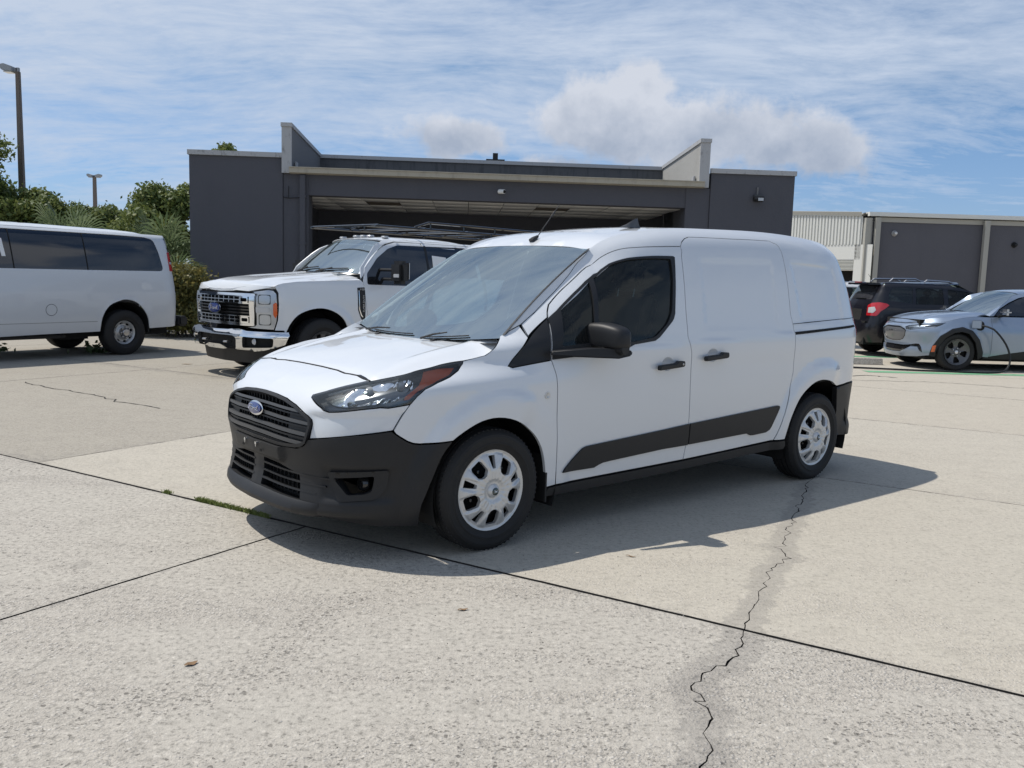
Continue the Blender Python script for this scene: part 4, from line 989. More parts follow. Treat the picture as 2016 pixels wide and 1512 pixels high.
        o = mesh('mirror_arm', out, arm.F, black, van); bm = bmesh.new(); bm.from_mesh(o.data); bmesh.ops.recalc_face_normals(bm, faces=bm.faces); bm.to_mesh(o.data); bm.free(); bevel(o, .008, 3, 40)
        base = MB().tube([(hx-.01, sg*.99, hz-.065), (hx+.0, sg*1.03, hz-.055), (hx, sg*1.08, hz-.055)], [.035, .04, .03], 12).build('mirror_foot', black, ob, True)
    # aerials
    b = Rf(np.array([.925]), np.array([-.10]))[0]
    MB().tube([b+[-.015, 0, -.004], b+[.0, 0, .012], b+[.035, 0, .032]], [.024, .017, .009], 10).build('aerial_base', black, van, True)
    p0 = b+[.03, 0, .028]; p1 = b+[.215, 0.0, .245]
    MB().tube([p0, p0+(p1-p0)*.72], .0032, 6).tube([p0+(p1-p0)*.62, p0+(p1-p0)*.80], .0052, 6).tube([p0+(p1-p0)*.80, p1], .0022, 6).build('aerial_mast', black, van)
    b = Rf(np.array([1.50]), np.array([-.40]))[0]*[1, 1, 1]
    m = MB(); prof = [(-.085, 0, .026), (-.04, .022, .022), (.0, .042, .017), (.035, .060, .012), (.062, .066, .008), (.072, .040, .014), (.080, 0, .024)]
    G2 = [[(b[0]+x, b[1]+w*math.cos(t)*(1-.6*math.sin(t)), b[2]-.004+max(h, .004)*math.sin(t)) for t in np.linspace(0, math.pi, 9)] for x, h, w in prof]; m.sheet(G2); m.build('roof_fin', MT['plastic_grey'], van, True)
    # wipers
    for (u0, u1, v1) in ((.60, -.10, .03), (-.30, -.72, .02)):
        A = G(np.array([u0]), np.array([-.03]))[0]+[-.03, 0, .012]; B = G(np.array([(u0+u1)/2]), np.array([.02]))[0]+[-.018, 0, .028]; m = MB().tube([A, (A+B)/2+[-.004, 0, .0], B-[.0, 0, .012]], [.007, .006, .004], 6)
        us = np.linspace(u0*.86, u1, 10); m.tube(G(us, np.linspace(-.012, v1*.3, 10))+[-.005, 0, .006], .004, 6); m.build('wiper', black, van, True)
    # cab interior
    m = MB().box((.52, 0, .93), (.50, 1.56, .16)).box((.40, 0, .80), (.3, 1.5, .3)); o = m.build('dashboard', pbr('dash_grey', (.16, .165, .165), .6), van); bevel(o, .04, 3)
    m = MB(); t = np.linspace(0, 2*math.pi, 25)
    m.tube([(.86+.06*math.sin(q), -.38+.185*math.cos(q), 1.04+.175*math.sin(q)) for q in t], .014, 8, cap=False).tube([(.86, -.56, 1.04), (.83, -.38, 1.03), (.86, -.20, 1.04)], .018, 6).tube([(.70, -.38, .96), (.85, -.38, 1.03)], .03, 8); m.build('steering_wheel', MT['interior'], van, True)
    for y in (-.40, .40):
        s = MB().box((1.12, y, .68), (.48, .50, .14)).build('seat', MT['interior'], van); bevel(s, .05, 3)
        a = R(16); M = np.array([[math.cos(a), 0, math.sin(a)], [0, 1, 0], [-math.sin(a), 0, math.cos(a)]])
        bk = MB().box((1.44, y, 1.04), (.13, .48, .66), m=M).build('backrest', MT['interior'], s); bevel(bk, .05, 3)
        hr_ = MB().box((1.50, y, 1.475), (.10, .27, .19), m=M).build('headrest', MT['plastic_grey'], s); bevel(hr_, .045, 4)
        [MB().tube([(1.475, y+q, 1.32), (1.49, y+q, 1.40)], .006, 6).build('headrest_post', MT['steel'], s) for q in (-.07, .07)]
    MB().box((1.72, 0, .85), (.02, 1.58, 1.0)).build('bulkhead', MT['interior_light'], van)
    # wire screen and pale panel above the bulkhead
    m = MB().box((1.72, 0, 1.36), (.02, 1.30, .04)).box((1.72, 0, 1.66), (.02, 1.1, .03))
    for y in np.linspace(-.62, .62, 5): m.box((1.72, y, 1.5), (.02, .03, .32))
    m.build('bulkhead_frame', MT['interior_light'], van)
    MB().box((1.68, -.28, 1.36), (.012, .72, .42)).build('pale_board', MT['interior_light'], van)
    MB().tube([(1.40, .12, 1.52), (1.45, .10, 1.1)], .02, 6).build('screen_post', MT['plastic_grey'], van)
    MB().sheet([[(x, y, float(_rz(x)[0])-.045-.03*abs(y/.6)**3) for y in np.linspace(-.6, .6, 9)] for x in np.linspace(.93, 3.7, 14)]).build('headliner', MT['headliner'], van)
    MB().box((2.0, 0, .36), (3.3, 1.50, .10)).build('floor', MT['interior'], van)
    MB().box((3.55, 0, 1.1), (.03, 1.3, 1.1)).build('inner_rear_wall', MT['interior_light'], van)
    # inner shell behind the shut lines, wheel wells and underside
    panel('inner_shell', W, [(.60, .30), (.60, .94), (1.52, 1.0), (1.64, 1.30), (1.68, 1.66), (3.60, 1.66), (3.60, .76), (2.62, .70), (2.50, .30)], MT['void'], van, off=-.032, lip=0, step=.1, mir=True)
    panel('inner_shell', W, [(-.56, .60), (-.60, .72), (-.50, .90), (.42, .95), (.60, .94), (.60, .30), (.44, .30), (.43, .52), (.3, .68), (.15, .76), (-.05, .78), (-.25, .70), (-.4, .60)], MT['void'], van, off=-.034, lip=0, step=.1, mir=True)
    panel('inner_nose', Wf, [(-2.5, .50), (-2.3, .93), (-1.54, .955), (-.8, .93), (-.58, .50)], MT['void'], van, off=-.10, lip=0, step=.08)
    MB().sheet([[(x, y, float(_z)) for y in np.linspace(-.68, .68, 7)] for x, _z in ((-.55, .84), (-.3, .93), (.0, .99), (.25, 1.0))]).build('engine_cover', MT['void'], van)
    for sg in (-1, 1):
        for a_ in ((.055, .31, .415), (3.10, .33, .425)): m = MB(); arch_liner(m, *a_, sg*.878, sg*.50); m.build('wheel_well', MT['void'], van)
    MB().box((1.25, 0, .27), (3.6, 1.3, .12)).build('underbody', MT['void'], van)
    for sg in (-1, 1): MB().box((.395, sg*.80, .33), (.012, .16, .26)).build('mud_flap', MT['rubber'], van)
    for sg in (-1, 1): van_wheel(van, 0, sg); van_wheel(van, 3.062, sg)
    CEN[0] = np.array([1.4, 0, .9])
    return van
build_van()
# ------------------------------------------------------------ parts shared by the other vehicles
def simple_wheel(parent, x, y, r, w, rim, face, rz=0):
    o = bpy.data.objects.new('wheel', None); COL.objects.link(o); o.parent = parent; o.location = (x, y, r-.004)
    if y > 0: o.rotation_euler = (0, 0, math.pi)
    tread(tyre_bm(r, w, rim), r, w, 54).build('tyre', MT['rubber'], o, True)
    MB().lathe([(.04, -.01), (rim*.9, .0), (rim*.95, .03), (rim*.95, .08)], 28).build('brake', MT['void'], o, True)
    face(o, rim, w); return o
def face_spokes(n, mat, hole_in, hole_out, half, dish=.03, cap='plastic_gloss', twist=0, bolts=0, t0=.3):
    def face(o, rim, w):
        hs = []
        for i in range(n):
            a = t0+2*math.pi*i/n; q = rround([(rim*hole_in, -rim*half*.55), (rim*hole_in, rim*half*.35), (rim*hole_out*.8, rim*half*1.15), (rim*hole_out, rim*half), (rim*hole_out, -rim*half), (rim*hole_out*.85, -rim*half*1.1)], rim*.05, 3)
            hs.append(rot2(q, a))
        zf = lambda x, z: dish*sstep(rim, rim*.75, np.hypot(x, z))*0+dish*.5-dish*.9*sstep(.25*rim, .95*rim, np.hypot(x, z))*0+dish*sstep(.86*rim, .98*rim, np.hypot(x, z))-dish*.8*sstep(.9*rim, .45*rim, np.hypot(x, z))*sstep(.1, .3, np.hypot(x, z)/rim)
        f = disc_part('rim', zf, circle(rim, 72), hs, MT[mat], o, .022, .03); f.location = (0, -w*.30, 0)
        MB().lathe([(0, -.030), (rim*.13, -.028), (rim*.17, -.012), (rim*.19, .01)], 24).build('hub_cap', MT[cap], f, True)
        for i in range(bolts):
            a = 2*math.pi*i/bolts; MB().lathe([(0, -.022), (.010, -.02), (.012, .01)], 8, c=(rim*.30*math.cos(a), 0, rim*.30*math.sin(a))).build('wheel_nut', MT['steel'], f, True)
    return face
def face_steel(o, rim, w):   # dished steel wheel with oval holes and a bolt ring
    hs = []
    for i in range(8):
        a = .2+2*math.pi*i/8; t = np.arange(14)*2*math.pi/14; hs.append(rot2(np.c_[rim*.73+rim*.085*np.cos(t), rim*.15*np.sin(t)], a))
    zf = lambda x, z: -.02-.045*sstep(rim*.92, rim*.66, np.hypot(x, z))+.03*sstep(rim*.60, rim*.42, np.hypot(x, z))+.012*sstep(rim*.93, rim, np.hypot(x, z))
    f = disc_part('rim', zf, circle(rim, 72), hs, MT['rim_steel'], o, .018, .03); f.location = (0, -w*.36, 0)
    MB().lathe([(0, -.055), (rim*.26, -.050), (rim*.33, -.03), (rim*.36, .02)], 28).build('hub_cap', MT['steel'], f, True)
    for i in range(8):
        a = 2*math.pi*i/8; MB().lathe([(0, -.045), (.011, -.042), (.013, .0)], 8, c=(rim*.43*math.cos(a), 0, rim*.43*math.sin(a))).build('wheel_nut', MT['steel'], f, True)
pbr('rim_steel', (.48, .48, .47), .38, metal=.5)
def screen(cb, cc, tc, tt):
    """curved windscreen between bottom centre/corner and top centre/corner points"""
    cb, cc, tc, tt = map(np.array, (cb, cc, tc, tt))
    def f(u, t):
        u = np.atleast_1d(u).astype(float); t = np.atleast_1d(t).astype(float); k = u*u
        x = (cb[0]+(cc[0]-cb[0])*k)*(1-t)+(tc[0]+(tt[0]-tc[0])*k)*t; z = (cb[2]+(cc[2]-cb[2])*k)*(1-t)+(tc[2]+(tt[2]-tc[2])*k)*t
        y = u*(cc[1]*(1-t)+tt[1]*t); q = 4*t*(1-t); return np.c_[x-.012*q, y, z+.02*q]
    return f
def well(t, *a, **k): m = MB(); arch_liner(m, *a, **k); return m.build('wheel_well', MT['void'], t)
# ------------------------------------------------------------ pickup truck
def build_truck():
    t = thing('pickup_truck', 'white heavy pickup with chrome grille, black ladder rack and towing mirrors behind the cargo van', 'truck', (-3.27, 12.66, 0), R(47))
    W = truck_W; wh, bk, ch = MT['paint_white'], MT['plastic_dark'], MT['chrome']; CEN[0] = np.array([2, 0, .9]); c0 = W.s0
    ref = lambda P: [(2*c0-a, b) for a, b in P]
    arch = [(-.64, .61), (-.584, .733), (-.468, .859), (-.293, .933), (-.107, .954), (.090, .909), (.24, .82), (.311, .722), (.37, .60), (.39, .50)]
    line = [(.705, .50), (.704, .781), (.674, .914), (.648, 1.09), (.632, 1.308), (.667, 1.418)]
    fend = [(-.735, 1.15), (-.728, 1.0), (-.745, .797), (-.785, .665), (-.66, .662)]+list(curve(arch, .05))+line[:5]+[(.60, 1.345), (.094, 1.325), (-.438, 1.305), (-.72, 1.275), (-.79, 1.235)]
    panel('front_fender', W, fend, wh, t, mir=True, step=.05)
    up = [(.702, 1.528), (.80, 1.62), (.934, 1.736), (1.06, 1.82), (1.188, 1.870), (1.383, 1.912)]
    panel('front_door', W, line+up+[(1.90, 1.92), (1.88, 1.3), (1.90, .50)], wh, t, mir=True, step=.09)
    panel('rear_door', W, [(1.92, .50), (1.90, 1.3), (1.92, 1.92), (2.9, 1.915), (3.02, 1.80), (3.02, .50)], wh, t, mir=True, step=.12)
    panel('cab_frame', W, [(.60, 1.36), (.66, 1.42), (.695, 1.528), (.79, 1.63), (.925, 1.745), (1.05, 1.83), (1.18, 1.882), (1.383, 1.924), (3.03, 1.92), (3.2, 1.95), (1.2, 1.95), (.95, 1.86), (.62, 1.52)], wh, t, step=.08).scale = (1, -1, 1)
    panel('bed_side', W, [(3.08, .55), (3.08, 1.40), (5.15, 1.40), (5.15, .55), (4.75, .55), (4.65, .80), (4.4, .97), (4.1, 1.0), (3.8, .93), (3.6, .75), (3.52, .55)], wh, t, mir=True, step=.12)
    win = [(.70, 1.285), (.72, 1.441), (.95, 1.665), (1.20, 1.81), (1.41, 1.868), (2.80, 1.885), (2.93, 1.80), (2.95, 1.42), (1.66, 1.36), (1.60, 1.30), (1.44, 1.276)]
    panel('side_window', W, rround(win, .03, 3), MT['glass_priv_solid'], t, mir=True, off=.003, lip=.004, step=.1, gap=0)
    panel('window_divider', W, [(1.90, 1.38), (1.94, 1.38), (1.97, 1.88), (1.93, 1.88)], bk, t, mir=True, off=.006, lip=.003, step=.1, gap=0)
    panel('window_sheet', W, [(2.02, 1.53), (2.30, 1.50), (2.33, 1.72), (2.05, 1.74)], MT['white_matte'], t, mir=True, off=.007, lip=0, step=.1, gap=0)
    v = [(.512, 1.238), (.640, 1.245), (.640, .80), (.585, .785), (.556, .83), (.515, .93)]
    ve = panel('fender_vent', W, rround(v, .012, 2), bk, t, mir=True, off=.006, lip=.01, step=.05, gap=0)
    panel('vent_trim', W, [(.525, 1.20), (.535, 1.20), (.54, .94), (.575, .86), (.60, .83), (.59, .825), (.56, .85), (.528, .935)], ch, t, mir=True, off=.010, lip=.006, step=.04, gap=0)
    X = W(np.array([.605]), np.array([1.0]))[0]
    for k, (s, zc, sz) in enumerate((('SUPER DUTY', 1.02, .042), ('F-250', 1.215, .035))):
        if k == 0: text('vent_lettering', s, sz, MT['steel'], t, frame((.60, -X[1]-.020, zc), (0, 0, 1), (-1, 0, 0), (0, -1, 0)), .002)
        else: text('vent_lettering', s, sz, MT['steel'], t, frame((.575, -X[1]-.020, zc), (1, 0, 0), (0, 0, 1), (0, -1, 0)), .002)
    # bonnet
    zc = Spl([-1.06, -.95, -.8, -.5, 0, .6], [1.17, 1.245, 1.305, 1.355, 1.395, 1.45])
    def H(x, y):
        ay = np.abs(y); z = zc(x)-.028*sstep(.46, .58, ay)*sstep(-.95, -.7, x)-.055*sstep(.55, .95, ay)+.012*sstep(.18, .26, ay)*sstep(.46, .36, ay)*sstep(-.6, -.3, x); return np.c_[x, y, z]
    hood = [(-1.045, 0), (-1.03, .3), (-.98, .55), (-.90, .74), (-.83, .84), (-.72, .905), (-.4, .925), (.1, .93), (.55, .90), (.62, .86), (.60, .70), (.50, .4), (.46, 0)]
    hood = hood+[(a, -b) for a, b in hood[::-1] if b > 0]
    panel('bonnet', H, hood, wh, t, step=.06, lip=.04)
    loft('bonnet_edge', sample(H, [(-.83, .84), (-.72, .905), (-.4, .925), (.1, .93), (.55, .90)]), sample(W, [(-.80, 1.235), (-.72, 1.275), (-.438, 1.305), (.094, 1.325), (.60, 1.345)]), wh, t)
    panel('nose_panel', W, [(-.80, 1.235), (-.86, 1.215), (-1.16, 1.165), (c0, 1.185), (2*c0+1.16, 1.165), (2*c0+.86, 1.215), (2*c0+.80, 1.235), (c0, 1.30)], wh, t, step=.05)
    G = screen((.46, 0, 1.455), (.67, .785, 1.435), (1.14, 0, 1.945), (1.23, .675, 1.895))
    panel('windscreen', G, [(-1, 0), (1, 0), (1, 1), (-1, 1)], MT['windscreen'], t, step=.15, lip=0, gap=0)
    panel('windscreen_border', G, [(-1.02, -.02), (1.02, -.02), (1.02, 1.01), (-1.02, 1.01)], MT['plastic_gloss'], t, holes=[rround([(-.93, .06), (.93, .06), (.93, .90), (-.93, .90)], .08, 4)], off=-.004, lip=0, step=.1, gap=0)
    loft('windscreen_pillar', sample(G, [(1.0, 0), (1.0, 1.0)]), sample(W, [(.66, 1.42), (.76, 1.57), (1.02, 1.80), (1.24, 1.93)]), wh, t, sides=(-1,))
    loft('windscreen_pillar', sample(G, [(1.0, 0), (1.0, 1.0)]), sample(W, [(.86, 1.44), (.98, 1.60), (1.18, 1.80), (1.34, 1.93)]), wh, t, sides=(1,))
    m = MB().box((.62, 0, 1.36), (.45, 1.3, .14)); o = m.build('dashboard', MT['interior_light'], t); bevel(o, .03)
    def cr(x, y): return np.c_[x, y, np.asarray(Spl([1.1, 1.3, 1.8, 2.6, 3.1], [1.945, 1.985, 2.01, 2.005, 1.96])(x))-.012*(np.abs(y)/.6)**2-.045*(np.abs(y)/.66)**6]
    rf = [(1.14, 0), (1.17, .35), (1.24, .655), (3.05, .66), (3.1, 0)]; panel('cab_roof', cr, rf+[(a, -b) for a, b in rf[::-1] if b > 0], wh, t, step=.08)
    for y in (-.52, -.17, 0, .17, .52):
        X = cr(np.array([1.36]), np.array([y]))[0]; bevel(MB().box((X[0], y, X[2]+.016), (.10, .10, .035)).build('marker_lamp', MT['clear_lens_grey'], t), .014, 3)
    # grille
    xs = lambda v, off=0, a=-1.045, n=60: (lambda s: W(s, np.full(n, v)))(np.linspace(2*c0-a, a, n))
    panel('grille_backing', W, [(2*c0+.98, .70), (2*c0+.98, 1.15), (-.98, 1.15), (-.98, .70)], MT['void'], t, off=-.06, lip=0, step=.1)
    def bar(v0, v1, a, mat, off, name='grille_bar', n=50, d=.04):
        s = np.linspace(2*c0-a, a, n); A = W(s, np.full(n, v0)); B = W(s, np.full(n, v1)); MB().sheet([A+[d, 0, 0], A-[off, 0, 0], B-[off, 0, 0], B+[d, 0, 0]]).build(name, mat, t)
    def vbar(a, v0, v1, w, mat, off):
        for q in (a, 2*c0-a) if abs(a-c0) > .01 else (a,):
            A = W(np.array([q-w/2, q+w/2]), np.array([v0, v0])); B = W(np.array([q-w/2, q+w/2]), np.array([v1, v1])); MB().sheet([[A[0]+[.03, 0, 0], A[0]-[off, 0, 0], A[1]-[off, 0, 0], A[1]+[.03, 0, 0]], [B[0]+[.03, 0, 0], B[0]-[off, 0, 0], B[1]-[off, 0, 0], B[1]+[.03, 0, 0]]]).build('grille_upright', mat, t)
    bar(1.105, 1.138, -1.03, ch, .012); bar(.715, .738, -1.06, ch, .012)
    for lo, hi in ((1.00, 1.105), (.74, .845)):
        bar(lo, lo+.016, -1.12, ch, .014); bar((lo+hi)/2-.005, (lo+hi)/2+.005, -1.30, ch, .010); bar(hi-.012, hi, -1.12, ch, .014)
        for k in range(0, 5): vbar(-1.30-.115*k, lo, hi, .014, ch, .012)
        for q in ([(-1.29, lo+.012), (-1.29, hi-.012), (-1.14, hi-.012), (-1.14, lo+.012)],):
            for P in (q, ref(q)): panel('grille_end_frame', W, rround(P, .02, 3), ch, t, holes=[rround(inset(P, .018), .015, 3)], off=.016, lip=.03, step=.03, gap=0)
    for v in (.885, .925, .965): bar(v-.012, v+.006, -1.12, MT['plastic_gloss'], .004)
    for P in ([(-1.125, .72), (-1.125, 1.135), (-1.04, 1.135), (-1.055, .72)],):
        for Q in (P, ref(P)): panel('grille_side_frame', W, Q, ch, t, off=.012, lip=.03, step=.04, gap=0)
    bx = W(np.array([c0]), np.array([.93]))[0]; oval_badge(t, frame((bx[0]-.045, 0, .93), (0, -1, 0), (0, 0, 1), (-1, 0, 0)), .33, .155)
    # lamps
    hd = [(-1.04, 1.135), (-1.10, 1.165), (-.873, 1.196), (-.80, 1.185), (-.755, 1.14), (-.745, 1.0), (-.748, .902), (-.760, .776), (-.792, .672), (-1.20, .690), (-1.06, .712), (-1.035, .74)]
    for mirr in (0,):
        panel('headlamp', W, hd, MT['lamp_chrome_soft'], t, mir=True, off=-.02, lip=.02, step=.05)
        for v0, v1 in ((1.0, 1.13), (.73, .87)):
            panel('headlamp_reflector', W, rround([(-1.0, v0), (-.83, v0), (-.83, v1), (-1.0, v1)], .02, 3), MT['lamp_inner'], t, mir=True, off=-.012, lip=.004, step=.02, gap=0, disp=lambda a, b, P, v0=v0, v1=v1: -.05*np.clip(1-((a+.915)/.085)**2, 0, 1)*np.clip(1-((b-(v0+v1)/2)/((v1-v0)/2))**2, 0, 1))
        panel('turn_lamp', W, rround([(-1.03, .888), (-.845, .898), (-.840, .962), (-1.03, .970)], .012, 3), MT['clear_lens_grey'], t, mir=True, off=.002, lip=.02, step=.05, gap=0)
        panel('side_marker', W, rround([(-.80, 1.005), (-.770, 1.030), (-.752, 1.02), (-.752, .875), (-.775, .822), (-.803, .868)], .006, 2), MT['amber'], t, mir=True, off=.003, lip=.02, step=.04, gap=0)
        panel('headlamp_lens', W, inset(dens(hd, .1), .004), MT['lens'], t, mir=True, off=.0, lip=0, step=.06, gap=0)
    # bumper
    bt = [(-.62, .645), (-.80, .648), (-1.137, .650), (-1.259, .672), (-1.40, .668), (-1.50, .655), (c0, .648)]; bb = [(c0, .400), (-1.6, .400), (-1.371, .375), (-1.144, .378), (-.90, .42), (-.655, .50)]
    half = bt+bb[1:]; full = bt[::-1]+[(-.60, .60)]+bb[::-1]
    full = full+[(2*c0-a, b) for a, b in full[1:-1][::-1]]
    hr = rround([(-1.180, .580), (-.80, .572), (-.805, .462), (-1.185, .442)], .03, 4); hl = rround([(-1.36, .582), (-1.295, .55), (-1.31, .42), (-1.50, .418), (-1.66, .462), (2*c0+1.66, .462), (2*c0+1.50, .418), (2*c0+1.31, .42), (2*c0+1.295, .55), (2*c0+1.36, .582)], .025, 4)
    panel('front_bumper', W, full, ch, t, holes=[hr, ref(hr)[::-1], hl], off=.055, lip=.05, step=.045, gap=0, disp=lambda a, b, P: .03*sstep(.645, .60, b)-.025*sstep(.43, .37, b))
    panel('bumper_backing', W, [(-.64, .42), (-.64, .62), (2*c0+.64, .62), (2*c0+.64, .42)], MT['void'], t, off=.02, lip=0, step=.08)
    for a in (-1.0, 2*c0+1.0):
        X = W(np.array([a]), np.array([.515]))[0]; MB().lathe([(0, 0), (.03, .004), (.042, .02)], 18, ax='x', c=(X[0]-.075, X[1], .515)).build('fog_lamp', MT['clear_lens_grey'], t, True)
    for a in (-1.52, 2*c0+1.52):
        X = W(np.array([a]), np.array([.5]))[0]; MB().tube([(X[0]+.02, X[1]-.03, .5), (X[0]-.085, X[1]-.03, .49), (X[0]-.105, X[1], .49), (X[0]-.085, X[1]+.03, .49)], .014, 8).build('tow_hook', MT['steel'], t, True)
    panel('air_dam', W, [(-.80, .41), (-.82, .40), (c0, .40), (2*c0+.82, .40), (2*c0+.80, .41), (2*c0+.85, .40), (c0, .395)], bk, t, off=.0, lip=.02, step=.08) if False else None
    n = 40; s = np.linspace(2*c0+.78, -.78, n); A = W(s, np.full(n, .41)); lo = A.copy(); lo[:, 2] = .215+.03*np.abs(np.linspace(-1, 1, n))**4; lo[:, 0] += .06; lo[:, 1] *= .93; hi = A.copy(); hi[:, 2] = .425; hi[:, 0] += .03; hi[:, 1] *= .95
    MB().sheet([hi, lo, lo+[.03, 0, .01]]).build('air_dam', bk, t, True)
    MB().box((2.0, 0, .42), (5.6, 1.1, .25)).build('chassis', MT['void'], t)
    [well(t, xx, .42, .56, sg*.96, sg*.45, a0=-5, a1=185) for xx in (-.05, 4.05) for sg in (-1, 1)]
    for xx in (-.05, 4.05):
        for sg in (-1, 1): simple_wheel(t, xx, sg*.86, .41, .27, .235, face_spokes(8, 'alloy_dark', .45, .85, .14))
    MB().sheet([[(x, y, .9) for y in (-.9, .9)] for x in (-.8, 5.0)]).build('engine_cover', MT['void'], t)
    # step bar, mirrors, wiper, rack
    for sg in (-1, 1): bevel(MB().box((1.9, sg*.93, .42), (2.3, .14, .07)).build('side_step', bk, t), .02)
    for sg in (-1, 1):
        o = bevel(MB().box((1.05, sg*1.25, 1.465), (.17, .27, .33)).build('towing_mirror', bk, t), .05, 4)
        MB().box((1.14, sg*1.25, 1.49), (.012, .21, .23)).build('mirror_glass', MT['steel'], o)
        bevel(MB().box((.963, sg*1.28, 1.42), (.012, .12, .05)).build('mirror_marker', MT['clear_lens_grey'], o), .005)
        MB().tube([(.98, sg*.88, 1.50), (1.05, sg*1.15, 1.50)], .022, 8).build('mirror_arm', bk, o, True); MB().tube([(.98, sg*.88, 1.37), (1.05, sg*1.15, 1.37)], .022, 8).build('mirror_arm', bk, o, True)
    for (u0, u1) in ((.62, -.05), (-.15, -.78)):
        A = G(np.array([u0]), np.array([.0]))[0]; m = MB().tube(G(np.linspace(u0, u1, 8), np.linspace(.03, .10, 8))+[-.012, 0, .012], .009, 6).tube([A+[-.05, 0, 0], G(np.array([(u0+u1)/2]), np.array([.07]))[0]+[-.02, 0, .025]], [.014, .008], 6); m.build('wiper', bk, t, True)
    k = MB(); z0 = 2.13
    for sg in (-1, 1):
        for dz, xa in ((0, .95), (.10, 1.7)):
            MB().tube([(xa, sg*.80, z0+dz*.2), (xa+.25, sg*.82, z0+dz), (5.1, sg*.82, z0+dz)], .019, 8).build('rack_rail', MT['plastic_gloss'], t, True)
        for x in (2.0, 2.7, 3.4, 4.1, 4.8): MB().tube([(x, sg*.82, z0), (x, sg*.82, z0+.10)], .012, 6).build('rack_strut', MT['plastic_gloss'], t)
        for x in (3.3, 5.0): MB().tube([(x, sg*.85, 1.36), (x, sg*.82, z0)], .022, 8).build('rack_post', MT['plastic_gloss'], t)
    for x in (1.0, 1.9, 2.8, 3.7, 4.6): MB().tube([(x, -.82, z0+.01), (x, .82, z0+.01)], .017, 8).build('rack_crossbar', MT['plastic_gloss'], t)
    CEN[0] = np.array([1.4, 0, .9])
m_ = pbr('glass_priv_solid', (.010, .011, .014), .06, coat=1.)
pbr('lamp_chrome_soft', (.62, .63, .65), .28, metal=.9)
build_truck()
